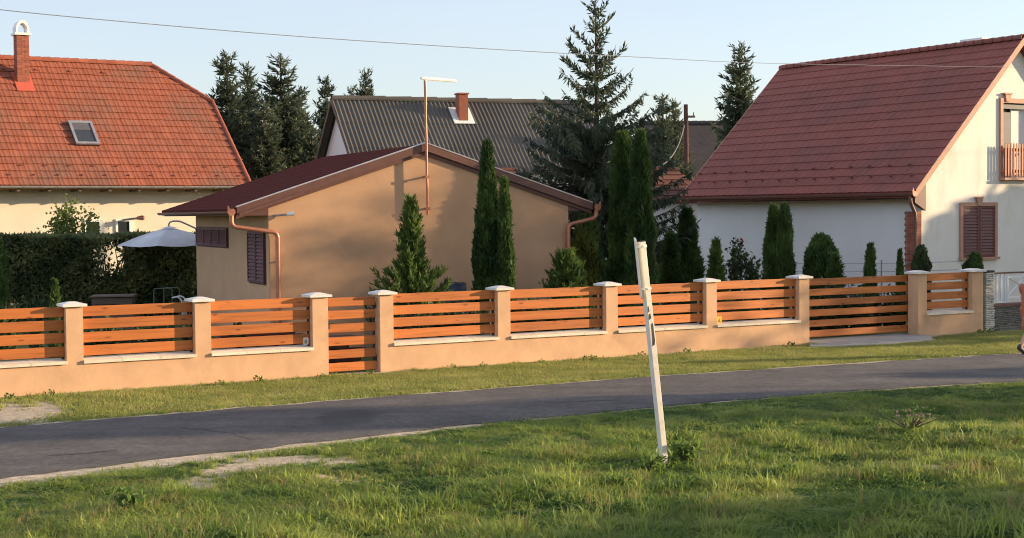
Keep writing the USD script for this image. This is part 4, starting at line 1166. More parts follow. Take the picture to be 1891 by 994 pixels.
# a person walking to the right, mostly beyond the picture's edge (local: +x walking direction, +y away from the camera)
PP = on_ground(1899.5, 655)
per = thing("person", "walking person in rust-coloured knee-length clothes and dark shoes cut by the edge", "person", (PP[0], PP[1], .0), FENCE_TH)
J = dict(pel=(0, 0, .95), chest=(.02, 0, 1.28), neck=(.03, 0, 1.46), head=(.06, 0, 1.60),
         hR=(0, -.09, .92), kR=(-.13, -.10, .52), aR=(-.36, -.10, .17), tR=(-.24, -.10, .05),
         hL=(0, .09, .92), kL=(.19, .10, .50), aL=(.30, .10, .10), tL=(.47, .10, .04),
         sR=(.0, -.19, 1.39), eR=(-.17, -.235, 1.13), wR=(-.30, -.235, .89), sL=(.02, .19, 1.39), eL=(.10, .24, 1.12), wL=(.27, .20, .94))
B = []
bone = lambda a, ra, b, rb: B.append((J[a], ra, J[b], rb))
bone("pel", .13, "chest", .13); bone("chest", .12, "neck", .06); bone("neck", .055, "head", .07)
for S in "RL":
    bone("h" + S, .088, "k" + S, .058); bone("k" + S, .056, "a" + S, .038); bone("a" + S, .04, "t" + S, .034)
    bone("chest", .10, "s" + S, .06); bone("s" + S, .052, "e" + S, .040); bone("e" + S, .039, "w" + S, .028)
hd = np.array(J["head"])
B += [(hd + (.0, 0, .02), .085, hd + (.01, 0, .09), .088), (hd + (.03, 0, -.03), .062, hd + (.01, 0, .08), .08), (hd + (.082, 0, .02), .012, hd + (.105, 0, .0), .014), (hd + (0, -.085, .02), .014, hd + (-.01, -.088, .05), .016), (hd + (0, .085, .02), .014, hd + (-.01, .088, .05), .016), (hd + (.07, 0, -.055), .02, hd + (.06, 0, -.08), .022)]
for S, sg in (("R", 1), ("L", 1)):
    w_, e_ = np.array(J["w" + S]), np.array(J["e" + S])
    dn = (w_ - e_) / np.linalg.norm(w_ - e_)
    fw = np.cross((0, 1, 0), dn); fw /= np.linalg.norm(fw)
    palm = w_ + dn * .08
    B.append((w_, .027, palm, .030)); B.append((palm + fw * .022, .016, palm - fw * .026, .016))
    for i, L_ in enumerate((.066, .075, .07, .055)):
        o = palm + fw * (.028 - .019 * i)
        B.append((o, .0095, o + dn * L_ * .5 + np.array([0, .004, 0]), .009)); B.append((o + dn * L_ * .5 + np.array([0, .004, 0]), .009, o + dn * L_ * .95 + np.array([.0, .02, 0]), .0075))
    B.append((w_ + dn * .03 + fw * .022, .012, w_ + dn * .07 + fw * .05, .010)); B.append((w_ + dn * .07 + fw * .05, .010, w_ + dn * .10 + fw * .054, .008))
obj("body", limb_hulls(B, .012, 6), M["skin"], per, smooth=True)
C = [((0, 0, .95), .155, (.02, 0, 1.28), .148), ((.02, 0, 1.28), .14, (.02, 0, 1.40), .09)]
for S in "RL":
    C.append((np.array(J["s" + S]) + (0, 0, -.01), .072, np.array(J["s" + S]) * .7 + np.array(J["e" + S]) * .3, .066))
    C.append(((.02, 0, 1.30), .12, J["s" + S], .07))
C += [((0, -.05, .93), .15, (-.10, -.07, .60), .135), ((0, .05, .93), .15, (.13, .07, .60), .125), ((-.10, -.07, .60), .13, (.13, .07, .60), .12)]
obj("clothing", limb_hulls(C, .03, 8), M["rust_cloth"], per, smooth=True)
for S in "RL":
    a, t = np.array(J["a" + S]), np.array(J["t" + S]); dn = (t - a) / np.linalg.norm(t - a)
    obj("shoe", limb_hulls([(a + (0, 0, -.03) - dn * .035, .05, a + dn * .07, .047), (a + dn * .07, .047, t + dn * .06, .038), (a + (0, 0, .03), .046, a - dn * .02, .05)], .02, 5), M["dark_shoe"], per, smooth=True)
obj("hair", limb_hulls([(hd + (-.03, 0, .06), .098, hd + (.0, 0, .10), .09), (hd + (-.06, 0, .02), .06, hd + (-.05, 0, -.06), .045)], .02, 5), M["hair"], per, smooth=True)
for sy in (-1, 1):
    obj("eye", limb_hulls([(hd + (.077, sy * .032, .03), .012, hd + (.079, sy * .032, .03), .012)], .008, 2), M["eye_white"], per, smooth=True)
obj("mouth", MB().tube([hd + (.082, -.022, -.035), hd + (.09, 0, -.035), hd + (.082, .022, -.035)], .005, 6), M["flower_red"], per)

# ------------------------------------------------------------------ parasol and garden things
UC = at_depth(306, 421, 41.4)
um = thing("parasol", "white cantilever garden parasol open in front of the hedge", "parasol", (UC[0] + .1, UC[1], 0))
R_, zt_, zr_m = 1.42, UC[2], UC[2] - .46
v, f = [(0, 0, zt_)], []
n = 8; sub = 6; N = n * sub; rings_ = 7
for k in range(1, rings_ + 1):
    t = k / rings_
    for i in range(N):
        a = 2 * PI * i / N; j = (i % sub) / sub
        sag = math.sin(j * PI)
        r = R_ * t * (1 - .05 * sag * t)
        v.append((r * math.cos(a), r * math.sin(a), zt_ - (zt_ - zr_m) * (t ** 1.35) - .035 * sag * t))
f = [(0, 1 + i, 1 + (i + 1) % N) for i in range(N)]
for k in range(rings_ - 1):
    for i in range(N):
        a_, b_ = 1 + k * N + i, 1 + k * N + (i + 1) % N
        f += [(a_, a_ + N, b_ + N), (a_, b_ + N, b_)]
obj("canopy", (np.array(v), np.array(f)), M["parasol_cloth"], um, smooth=40)
for i in range(n):
    a = 2 * PI * i / n
    pts = [(R_ * t * math.cos(a), R_ * t * math.sin(a), zt_ - (zt_ - zr_m) * t ** 1.35 - .025) for t in np.linspace(.03, .985, 6)]
    obj("rib", MB().tube(pts, .011, 5), M["grey_tube"], um)
arm = at_depth(358, 419, 41.9) - np.array([UC[0] + .1, UC[1], 0])
obj("arm", MB().tube(bend([(-.02, 0, zt_ - .3), (-.02, 0, zt_ + .17), (.25, .06, zt_ + .19), (arm[0], .3, arm[2]), (arm[0] + .7, .6, arm[2] - .35)], .12, 5), .024, 8), M["grey_tube"], um, smooth=60)
obj("mast", MB().tube([(arm[0] + .7, .6, 0), (arm[0] + .7, .6, arm[2] + .1)], .035, 8).box(arm[0] + .3, arm[0] + 1.1, .2, 1.0, 0, .08), M["grey_tube"], um)
obj("top_vent", (np.array([(0, 0, zt_ + .05)] + [(.26 * math.cos(2 * PI * i / 16), .26 * math.sin(2 * PI * i / 16), zt_ - .015) for i in range(16)]), np.array([(0, 1 + i, 1 + (i + 1) % 16) for i in range(16)])), M["parasol_cloth"], um, smooth=40)

c0 = at_depth(171, 547, 36.5); c1 = at_depth(240, 545, 36.5)
cb_ = thing("compost_box", "low brown box of boards standing in the garden behind the hedge shade", "box", (c0[0], c0[1], 0), math.radians(8))
cb_.SetCustomDataByKey("label", "low brown board box on the lawn in front of the hedge, left of the parasol")
wL, hC = c1[0] - c0[0], c0[2]
for k in range(6):
    z = .03 + k * (hC - .06) / 6
    obj("board", MB().box(0, wL, 0, .025, z, z + (hC - .06) / 6 - .025), M["old_wood"], cb_)
    obj("board", MB().box(0, wL, .75, .775, z, z + (hC - .06) / 6 - .025), M["old_wood"], cb_)
    obj("board", MB().box(-.026, -.001, 0, .775, z, z + (hC - .06) / 6 - .025), M["old_wood"], cb_)
    obj("board", MB().box(wL + .001, wL + .026, 0, .775, z, z + (hC - .06) / 6 - .025), M["old_wood"], cb_)
obj("lid", MB().box(-.06, wL + .06, -.05, .82, hC - .03, hC), M["old_wood"], cb_)
q0 = at_depth(284, 533, 38.0)
fr_ = thing("tube_frame", "thin dark green tube frame standing in front of the hedge", "frame", (q0[0], q0[1], 0))
fw_ = at_depth(318, 533, 38.0)[0] - q0[0]
obj("hoop", MB().tube(bend([(0, 0, 0), (0, 0, q0[2]), (fw_, 0, q0[2]), (fw_, 0, 0)], .06), .014, 6), M["green_tube"], fr_)
obj("hoop", MB().tube(bend([(fw_ * .35, .4, 0), (fw_ * .35, .4, q0[2]), (fw_ * 1.2, .4, q0[2]), (fw_ * 1.2, .4, 0)], .06), .014, 6), M["green_tube"], fr_)
obj("crossbar", MB().tube([(0, 0, q0[2] * .55), (fw_, 0, q0[2] * .55)], .012, 6), M["green_tube"], fr_)
q0 = at_depth(322, 548, 37.5)
chx = at_depth(336, 548, 37.5)[0] - q0[0]
chair = thing("garden_chair", "white curved tubular garden chair beside the tube frame", "chair", (q0[0], q0[1], 0))
for y in (0, .42):
    obj("side_frame", MB().tube(bend([(chx + .02, y, 0), (chx + .0, y, q0[2] - .08), (chx * .4, y, q0[2]), (-.06, y, q0[2] - .03)], .12, 6), .02, 6), M["white_metal"], chair, smooth=60)
    obj("leg", MB().tube([(-.42, y, 0), (-.38, y, .42)], .018, 6), M["white_metal"], chair)
obj("seat", MB().cbox(-.45, chx, .02, .40, .41, .44, .008, 0), M["white_metal"], chair)
obj("backrest", MB().cbox(chx - .015, chx + .005, .03, .39, .5, q0[2] - .1, .005, 2), M["white_metal"], chair)
q0 = at_depth(824, 524, 34.4); q1 = at_depth(858, 524, 34.4)
bw = q1[0] - q0[0] + .1
bn = thing("rain_barrel", "dark blue-grey water barrel against the peach gable between two conifers", "barrel", ((q0[0] + q1[0]) / 2, 34.4, 0))
ang = np.linspace(0, 2 * PI, 21)[:-1]
prof = [(.0, 0), (.86, 0), (.94, .3), (1.0, .55), (.97, .9), (.93, .985), (1.0, .99), (1.0, 1.0), (.0, 1.0)]
v = np.array([(r * bw / 2 * math.cos(a), r * bw / 2 * .8 * math.sin(a), z * q0[2]) for r, z in prof for a in ang])
f = [(i * 20 + k, i * 20 + (k + 1) % 20, (i + 1) * 20 + (k + 1) % 20, (i + 1) * 20 + k) for i in range(len(prof) - 1) for k in range(20)]
obj("barrel", (v, f), M["blue_plastic"], bn, smooth=35)
obj("lid", MB().tube([(0, 0, q0[2] + .001), (0, 0, q0[2] + .03)], bw / 2 * .82, 20), M["blue_plastic"], bn)

# ------------------------------------------------------------------ vegetation
def cards(P, D, L, W, rng, fold=.25):
    """Folded leaf-shaped pieces from base points P along directions D."""
    n = len(P)
    D = D / np.maximum(np.linalg.norm(D, axis=1, keepdims=True), 1e-9)
    R = rng.normal(size=(n, 3))
    S = np.cross(D, R); S /= np.maximum(np.linalg.norm(S, axis=1, keepdims=True), 1e-9)
    N = np.cross(S, D)
    L = np.broadcast_to(L, n)[:, None]; W = np.broadcast_to(W, n)[:, None]
    mid = P + D * L * .45 - N * W * fold
    v = np.stack([P, mid + S * W / 2, P + D * L, mid - S * W / 2], 1).reshape(-1, 3)
    b = np.arange(n) * 4
    f = np.concatenate([np.stack([b, b + 1, b + 2], 1), np.stack([b, b + 2, b + 3], 1)])
    return v, f


def unit(a):
    return a / np.maximum(np.linalg.norm(a, axis=-1, keepdims=True), 1e-9)


def spruce_crown(h, r, seed, card=.26, dens=1.0, bottom=.06, irregular=.25, droop=.5, prof=None, gap=1.0):
    rng = np.random.default_rng(seed)
    P, D, L, W = [], [], [], []
    z = bottom * h
    m = MB()
    while z < h - .12:
        t = z / h
        rad0 = (r * (1 - t) ** .78 * (1 + .12 * math.sin(z * 5 + seed)) if prof is None else prof(t)) + .10
        nb = (rng.integers(5, 8) if t < .85 else rng.integers(3, 5)) + (4 if prof is not None and t < .6 else 0)
        az0 = rng.uniform(0, 2 * PI)
        for k in range(nb):
            a = az0 + 2 * PI * k / nb + rng.normal(0, .18)
            rad = rad0 * rng.uniform(1 - irregular * 1.6, 1 + irregular * .8)
            zz = z + rng.normal(0, .05)
            out = np.array([math.cos(a), math.sin(a), 0]); tan = np.array([-out[1], out[0], 0])
            pitch = np.interp(t, [0, .45, .8, 1], [-.42, -.18, .45, 1.0]) * (droop / .5 if t < .5 else 1)
            up = np.interp(t, [0, .6, 1], [.55, .35, .1])
            ns = max(5, int(rad / (.055 / dens) ))
            tt = np.linspace(.08, 1, ns)
            C = out * (rad * tt)[:, None] + np.array([0, 0, 1]) * (zz + rad * (pitch * tt + up * tt ** 2))[:, None]
            m.tube(C[:: max(1, ns // 4)], np.linspace(.022, .006, len(C[:: max(1, ns // 4)])), 3, False)
            dirb = unit(np.gradient(C, axis=0))
            for side in (-1, 1, 0, 0):
                jit = rng.normal(0, .28, (ns, 3))
                if side:
                    d = dirb * .75 + tan * side * .75 + np.array([0, 0, -.30]) + jit
                    ln = card * (.55 + .6 * rng.random(ns)) * np.clip(1.25 - tt * .7, .4, 1) * min(1, rad / .5 + .35)
                else:
                    d = dirb * .35 + np.array([0, 0, -.75 if t < .75 else .45]) + jit * 1.2
                    ln = card * (.5 + .7 * rng.random(ns)) * min(1, rad / .5 + .3)
                P.append(C + rng.normal(0, .012, (ns, 3))); D.append(d); L.append(ln); W.append(ln * .20 + .012)
            tip = C[-1]
            P.append(tip[None]); D.append((dirb[-1] + np.array([0, 0, .35]))[None]); L.append(np.array([card * .9])); W.append(np.array([card * .16]))
        z += rng.uniform(.16, .27) * (1 if t < .8 else 1.2) * (gap if t > .58 else 1)
    # leader
    for q in range(14):
        zz = h - .55 + q * .04
        P.append(np.array([[0, 0, zz]])); a = rng.uniform(0, 6.3)
        D.append(np.array([[math.cos(a) * .6, math.sin(a) * .6, .9]])); L.append(np.array([.16])); W.append(np.array([.03]))
    P.append(np.array([[0, 0, h - .45]])); D.append(np.array([[0, 0, 1.]])); L.append(np.array([.5])); W.append(np.array([.035]))
    v, f = cards(np.vstack(P), np.vstack(D), np.concatenate(L), np.concatenate(W), rng)
    return (v, f), m


def tree(name, label, loc, crown, trunk_h, trunk_r, mat, cat="tree", group=None, limbs=None, core=None, bark="bark", rot=0.0):
    t = thing(name, label, cat, loc, rot, group)
    obj("trunk", MB().tube([(0, 0, -.05), (.01, 0, trunk_h * .5), (0, 0, trunk_h)], [trunk_r, trunk_r * .65, trunk_r * .12], 8), M[bark], t, smooth=60)
    c = obj("crown", crown, mat, t)
    if limbs is not None:
        obj("limbs", limbs, M[bark], t)
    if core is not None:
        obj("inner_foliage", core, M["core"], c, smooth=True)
    return t


def planted(px, py, Y):
    c = at_depth(px, py, Y)
    return (c[0], c[1], 0), c[2]


def m_of(px, Y):
    return px * Y / FPX


# spruces: three built, the others are copies of other height, girth and turn
(cr, lb) = spruce_crown(9.0, 2.15, 3, .24, 1.25, .05, .30, .5, lambda t: float(np.interp(t, [0, .3, .52, .60, .67, .8, 1], [2.3, 2.2, 1.9, 1.55, .95, .72, .05])), 1.75)
loc, h = planted(1100, 6, 43.0)
big = tree("spruce_tree", "tallest spruce, dark and open, with drooping boughs behind the peach garage", loc, cr, 8.85, .13, M["spruce"], limbs=lb)
big.GetAttribute("xformOp:translate").Set(Gf.Vec3d(loc[0], loc[1], h - 9.0))
protos = []
for k, (seed, r0) in enumerate(((11, 1.25), (23, 1.15), (31, 1.3))):
    (cr, lb) = spruce_crown(9.0, r0, seed, .27, 1.5, .04, .28, .4)
    protos.append((cr, lb, r0))
PROTO = [None] * 3
for px, py, Y, rpx, k, rot, lab in (
        (418, 97, 67, 70, 0, .3, "leftmost dense spruce beside the hip of the red-tiled roof"),
        (457, 118, 70, 56, 1, 1.2, "slim spruce between the two broad spruces left of the corrugated roof"),
        (518, 100, 66, 80, 2, 2.2, "broad tall spruce with a double tip left of the corrugated roof"),
        (552, 160, 68, 52, 1, 4.0, "shorter spruce leaning on the broad double-tipped spruce's right side"),
        (487, 190, 64, 60, 0, 5.0, "low spruce filling the gap below the slim spruce"),
        (600, 143, 70, 48, 0, 3.3, "spruce rising just behind the left end of the corrugated roof's ridge"),
        (674, 126, 76, 50, 2, 0.8, "pale spruce top showing above the corrugated roof's ridge"),
        (648, 158, 77, 32, 1, 2.9, "thin spruce tip beside the pale spruce above the corrugated ridge"),
        (575, 235, 65, 48, 2, 5.6, "lowest spruce against the white gable of the corrugated-roofed barn"),
        (1224, 177, 60, 58, 0, 2.4, "spruce behind the tall thujas, left of the wooden pole"),
        (1247, 184, 62, 40, 1, 0.4, "narrower spruce close beside the wooden pole"),
        (1366, 78, 65, 68, 2, 1.5, "spruce standing above the left slope of the dark red roof"),
        (1266, 300, 56, 32, 1, 3.0, "small rounded spruce at the foot of the wooden pole")):
    loc, h = planted(px, py, Y)
    r = m_of(rpx * 1.18, Y); sc = (r / protos[k][2], r / protos[k][2], h / 9.0)
    if PROTO[k] is None:
        PROTO[k] = tree("spruce_tree", lab, loc, protos[k][0], 8.85, .14, M["spruce"], group="background spruces", limbs=protos[k][1], rot=rot)
        PROTO[k].GetPrim(); UsdGeom.Xformable(PROTO[k]).AddScaleOp().Set(Gf.Vec3f(*map(float, sc)))
    else:
        copy_of(PROTO[k], lab, loc, rot, sc, "spruce_tree")


def column_crown(h, prof, seed, n, L, W, lump=.16, lean=.75, freq=2.2, sub=0):
    """Dense upright sprays on a flame-shaped body; prof(t) is the radius at height t*h."""
    rng = np.random.default_rng(seed)
    t = rng.beta(1.0, 1.15, n) * .985; a = rng.uniform(0, 2 * PI, n)
    lumpf = lambda a, t: 1 + lump * 2 * (noise(np.stack([np.cos(a) * freq, np.sin(a) * freq, t * h * freq * .9], -1) + seed, 1) - .5)
    rad = prof(t) * lumpf(a, t) * (1 - .22 * rng.random(n) ** 2)
    out = np.stack([np.cos(a), np.sin(a), 0 * a], 1)
    P = out * rad[:, None] + np.stack([0 * a, 0 * a, t * h], 1)
    D = out * (1 - lean) + np.array([0, 0, lean]) + rng.normal(0, .30, (n, 3))
    k = rng.uniform(.6, 1.5, n)
    v, f = cards(P - unit(D) * (L * k * .4)[:, None], D, L * k, W * k, rng)
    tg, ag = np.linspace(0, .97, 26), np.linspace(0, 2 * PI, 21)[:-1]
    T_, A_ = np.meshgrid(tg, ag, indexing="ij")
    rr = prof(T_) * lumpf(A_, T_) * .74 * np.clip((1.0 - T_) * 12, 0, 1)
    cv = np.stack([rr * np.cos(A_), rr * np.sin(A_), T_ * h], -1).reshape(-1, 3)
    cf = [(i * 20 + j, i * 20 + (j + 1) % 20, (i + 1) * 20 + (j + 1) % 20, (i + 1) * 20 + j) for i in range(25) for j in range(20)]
    return (v, f), (cv, cf)


flame = lambda R, p=.55, low=.75: (lambda t: R * np.clip(1 - t, 0, 1) ** p * np.clip(low + t * 2.2, 0, 1))


def thuja(label, px, py, Y, wpx, seed, n=5200, mat="thuja", p=.55, low=.75, L=.17, W=.055, lump=.34, lean=.78, name="thuja", cat="tree", freq=2.2, top=None):
    loc, h = planted(px, py, Y)
    R = m_of(wpx / 2, Y)
    cr, co = column_crown(h, top(R) if top else flame(R, p, low), seed, n, L, W, lump, lean, freq)
    return tree(name, label, loc, cr, h * .8, min(.09, R * .3), M[mat], cat=cat, core=co)


thuja("taller dense column-shaped thuja in front of the peach gable", 899, 256, 33.0, 66, 51, 9000, L=.16, W=.05)
thuja("shorter thuja touching the right side of the taller one before the peach gable", 931, 325, 32.8, 46, 52, 6000, L=.15, W=.05)
thuja("broad dark thuja column behind the sign post, left of its taller twin", 1150, 242, 36.5, 72, 53, 11000, p=.42, L=.18, W=.055)
thuja("tall sunlit thuja column just behind the top of the leaning sign post", 1183, 238, 35.6, 62, 54, 10000, p=.48, L=.18, W=.055)
thuja("dark thuja in the shade right of the peach garage's downpipe", 1083, 395, 40.5, 80, 55, 6000, p=.42)
thuja("dark shaggy conifer against the left corner of the white house", 1268, 386, 42.5, 66, 56, 5500, p=.62, lump=.4, L=.24, W=.06, lean=.6, freq=1.6)
thuja("drooping dark shrub between the tall thujas and the white house", 1238, 428, 40.5, 46, 57, 3000, p=.6, lump=.5, L=.22, W=.05, lean=.35, cat="shrub", name="drooping_shrub")
thuja("left column of the joined thuja pair before the white wall", 1428, 376, 38.3, 42, 58, 5500, p=.40, L=.15, W=.045)
thuja("right column of the joined thuja pair before the white wall", 1449, 375, 38.0, 44, 59, 5500, p=.44, L=.15, W=.045)
box_top = lambda R: (lambda t: R * np.clip(.82 + t * .6, 0, 1) * np.clip((1 - t) * 4.5, 0, 1) ** .55)
thuja("wide blunt-topped dark thuja bush before the white wall", 1516, 432, 38.0, 49, 60, 5000, top=box_top, L=.15, W=.05, cat="shrub", name="thuja_bush")
thuja("small loose juniper at the right foot of the blunt thuja bush", 1543, 468, 37.2, 40, 61, 1800, p=.7, L=.24, W=.05, lean=.5, lump=.35, cat="shrub", name="juniper")
thuja("small slim conifer between the blunt bush and the tiny cone before the white wall", 1607, 450, 38.0, 30, 62, 2600, p=.42, L=.14, W=.045, lump=.3)
thuja("tiny cone-shaped conifer near the white house's downpipe", 1662, 460, 38.2, 22, 63, 1600, p=.6, L=.13, W=.04, lump=.3)
thuja("yellowish clipped bush at the foot of the brick pillar", 1701, 452, 38.6, 28, 64, 3000, mat="bush", top=box_top, L=.12, W=.05, cat="shrub", name="clipped_bush")
thuja("round clipped dark bush under the shuttered window", 1800, 466, 38.4, 35, 65, 3000, top=box_top, L=.11, W=.045, cat="shrub", name="clipped_bush")
thuja("light green young conifer at the left end of the white wall", 1322, 444, 37.2, 54, 66, 2800, mat="thuja_light", p=.85, L=.22, W=.055, lean=.6, lump=.35, name="young_conifer")
thuja("small bright young conifer behind the fence in front of the hedge", 101, 516, 29.6, 30, 67, 1500, mat="thuja_light", p=.75, L=.15, W=.045, lump=.3, name="young_conifer")
thuja("dark thuja at the picture's left edge in front of the hedge", -6, 440, 33.0, 44, 68, 4500, p=.4)


# loose conifers with rising fronds
def frond_conifer(label, px, py, Y, wpx, seed, mat="thuja_light", side=True, n=70, h0=None):
    loc, h = planted(px, py, Y)
    R = m_of(wpx / 2, Y)
    rng = np.random.default_rng(seed)
    P, D, L, W = [], [], [], []
    m = MB()
    for k in range(n):
        t = rng.random() ** 1.3 * .95
        a = rng.uniform(0, 2 * PI)
        rad = np.interp(t, [0, .36, .47, 1], [R, R * .85, R * .40, .05]) * rng.uniform(.6, 1.05) if side else R * (1 - t) ** .5 * rng.uniform(.6, 1.1)
        out = np.array([math.cos(a), math.sin(a), 0]); z0 = t * h * .92
        ns = max(6, int(rad / .035))
        s = np.linspace(.1, 1, ns)
        C = out * (rad * s)[:, None] + np.array([0, 0, 1]) * (z0 + (rad * .55 + .12) * s ** 1.4)[:, None]
        m.tube(C[::max(1, ns // 3)], .006, 3, False)
        dirb = unit(np.gradient(C, axis=0))
        for q in range(5):
            P.append(C + rng.normal(0, .018, (ns, 3))); D.append(dirb * .7 + rng.normal(0, .42, (ns, 3)) + np.array([0, 0, .45]))
            l = rng.uniform(.08, .19, ns); L.append(l); W.append(l * .27)
    n2 = 420
    t = np.linspace(.02, 1.0, n2); a = rng.uniform(0, 6.3, n2)
    P.append(np.stack([.05 * np.cos(a), .05 * np.sin(a), t * h * .93], 1)); D.append(np.stack([np.cos(a) * .7, np.sin(a) * .7, 0 * a + .9], 1)); L.append(np.full(n2, .2)); W.append(np.full(n2, .05))
    v, f = cards(np.vstack(P), np.vstack(D), np.concatenate(L), np.concatenate(W), rng)
    return tree("young_conifer", label, loc, (v, f), h * .9, .05, M[mat], limbs=m)


frond_conifer("shaggy bright green young conifer with a slim tip in front of the peach gable", 758, 346, 32.4, 172, 71, n=230)
frond_conifer("bushy light green conifer at the right corner of the peach gable", 1045, 458, 33.8, 112, 72, side=False, n=190)


def leaf_shrub(name, label, loc, h, r, seed, n, L, W, mat, stems=7, cat="shrub", low=.1, flowers=None, bark="bark"):
    rng = np.random.default_rng(seed)
    t = thing(name, label, cat, loc)
    m = MB(); tips = []
    for k in range(stems):
        a = rng.uniform(0, 2 * PI); rr = r * rng.uniform(.2, .9); hh = h * rng.uniform(.7, 1.0)
        pts = [(0, 0, 0), (rr * .35 * math.cos(a), rr * .35 * math.sin(a), hh * .5), (rr * math.cos(a), rr * math.sin(a), hh)]
        u_ = np.linspace(0, 1, 14)[:, None]; A_, B_, C_ = (np.array(q) for q in pts); c = (1 - u_) ** 2 * A_ + 2 * u_ * (1 - u_) * B_ + u_ ** 2 * C_; tips.append(c); m.tube(c, np.linspace(.014, .004, len(c)), 4, False)
    obj("stems", m, M[bark], t)
    P = []
    for i in range(n):
        c = tips[rng.integers(stems)]; s = low + (1 - low) * rng.random() ** .7
        q = c[int(s * (len(c) - 1))]
        P.append(q + rng.normal(0, r * .22, 3) * np.array([1, 1, .8]))
    P = np.array(P)
    D = rng.normal(0, 1, (n, 3)) + np.array([0, 0, .3])
    k = rng.uniform(.6, 1.2, n)
    obj("foliage", cards(P, D, L * k, W * k, rng), M[mat], t)
    if flowers:
        cnt, size, fm = flowers
        for i in range(cnt):
            q = tips[i % stems][-1] + rng.normal(0, .05, 3)
            nn = 12
            obj("flower", cards(np.repeat(q[None], nn, 0), rng.normal(0, 1, (nn, 3)) + np.array([0, -.3, .5]), size, size * .8, rng), M[fm], t)
    return t


loc, h = planted(127, 366, 44.2)
leaf_shrub("birch_tree", "young bright-leaved birch sticking up above the clipped hedge", loc, h, m_of(48, 44), 81, 2600, .12, .085, "birch", 12, "tree", .45, bark="birch_bark")
loc, h = planted(1358, 434, 37.6)
leaf_shrub("rose_bush", "dark leafy rose bush with a red flower before the white wall", loc, h, m_of(18, 37.6), 82, 1500, .10, .06, "bush", 10, low=.0, flowers=(2, .055, "flower_red"))
loc, h = planted(1392, 452, 37.6)
leaf_shrub("leafy_shrub", "open dark shrub between the rose bush and the joined thuja pair", loc, h, m_of(26, 37.6), 83, 1100, .11, .07, "bush", 11, low=0.0)
for i, (px, py, Y, w, lab) in enumerate(((18, 545, 30.5, 40, "low dark leafy shrub behind the fence at the picture's left edge"), (62, 540, 31.5, 46, "low dark leafy shrub left of the small bright conifer"), (140, 556, 30, 30, "low dark leafy shrub right of the small bright conifer"), (440, 590, 29, 26, "small green plant seen between fence boards before the peach garage"), (345, 585, 28.5, 22, "small green plant seen between fence boards left of the second fence post from the left"))):
    loc, h = planted(px, py, Y)
    leaf_shrub("leafy_shrub", lab, loc, max(h, .3), m_of(w / 2, Y), 84 + i, 500, .11, .07, "bush", 8)

# low planting close behind the fence, seen between its boards
rngb = np.random.default_rng(77)
for i, (px, lab) in enumerate(((190, "low shrub behind the boards, second from the left end of the fence"), (270, "low shrub behind the boards below the compost box"), (760, "low shrub behind the boards just right of the narrow gate"), (830, "low shrub behind the boards below the dark water barrel"),
                               (890, "low shrub behind the boards below the taller column thuja"), (985, "low shrub behind the boards, left half of the panel right of the thujas"), (1070, "low shrub behind the boards below the bushy light conifer"), (1180, "low shrub behind the boards next to the sign post"),
                               (1260, "low shrub behind the boards below the drooping dark shrub"), (1370, "low shrub behind the boards below the rose bush"), (1445, "low shrub behind the boards below the joined thuja pair"),
                               (1535, "low shrub behind the left part of the wide driveway gate"), (1590, "low shrub behind the middle of the wide driveway gate"), (1650, "low shrub behind the right part of the wide driveway gate"))):
    q = FN.world(FN.hit_y(px, 620, 1.5)[0], 1.5 + rngb.uniform(-.2, .3))
    leaf_shrub("low_shrub", lab, (q[0], q[1], 0), rngb.uniform(1.0, 1.25), rngb.uniform(.5, .7), 140 + i, 1100, .12, .075, "bush", 12, low=.05)
wp0, wp1 = FN.hit_y(393, 600, 1.3)[0], FN.hit_y(690, 620, 1.3)[0]
wpile = thing("board_pile", "dark brown pile of old boards lying behind the fence left of the narrow gate", "wood pile", FN.o, FENCE_TH)
for k in range(9):
    for j in range(3):
        z = .02 + k * .085
        a0, a1 = wp0 + rngb.uniform(0, .5), wp1 - rngb.uniform(.0, .6)
        if k > 6: a1 = a0 + 1.3 + rngb.uniform(0, .2)
        obj("board", MB().box(a0, a1, 1.3 + j * .2, 1.3 + j * .2 + .18, z, z + .07), M["pile_wood"], wpile)

# the clipped hedge, with a thin place in it
HP0, HP1 = 42.0, 43.3
HF = Frame((-_sf * HP0, _cf * HP0, 0), FENCE_TH)
hedge = thing("hedge", "long clipped dark green hedge between the peach garage and the cream house", "hedge", HF.o, FENCE_TH)
hx0, hx1 = HF.hit_y(-60, 450, 0)[0], HF.hit_y(372, 450, 0)[0]
gx0, gx1 = HF.hit_y(193, 470, 0)[0], HF.hit_y(226, 450, 0)[0]
HH = HF.hit_y(120, 437, 0)[1]
rng = np.random.default_rng(91)
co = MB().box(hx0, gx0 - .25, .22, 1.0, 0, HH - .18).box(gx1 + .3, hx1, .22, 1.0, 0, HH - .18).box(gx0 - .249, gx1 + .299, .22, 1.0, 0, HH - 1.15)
n = 26000
u = rng.random(n)
x = rng.uniform(hx0, hx1, n)
front = u < .66
z = np.where(front, HH * rng.random(n), HH - .05 - rng.random(n) ** 2 * .3)
y = np.where(front, rng.random(n) ** 2 * .42, rng.uniform(0, 1.3, n))
gap = (x > gx0 - .15) & (x < gx1 + .15) & (z > HH - .95) & (z < HH - .12)
keep = ~gap | (rng.random(n) < .20)
bulge = .35 * (fbm(np.stack([x * .9, z * .9, 0 * x], -1), 3, 2) - .5)
P = np.stack([x, y + bulge, z + .12 * (noise(np.stack([x * 1.5, y, 0 * x], -1), 6) - .5)], 1)[keep]
nk = len(P)
D = rng.normal(0, .7, (nk, 3)) + np.where(front[keep][:, None], np.array([0, -.7, .35]), np.array([0, -.1, .9]))
k = rng.uniform(.6, 1.3, nk)
hf = obj("foliage", cards(P, D, .15 * k, .075 * k, rng), M["hedge"], hedge)
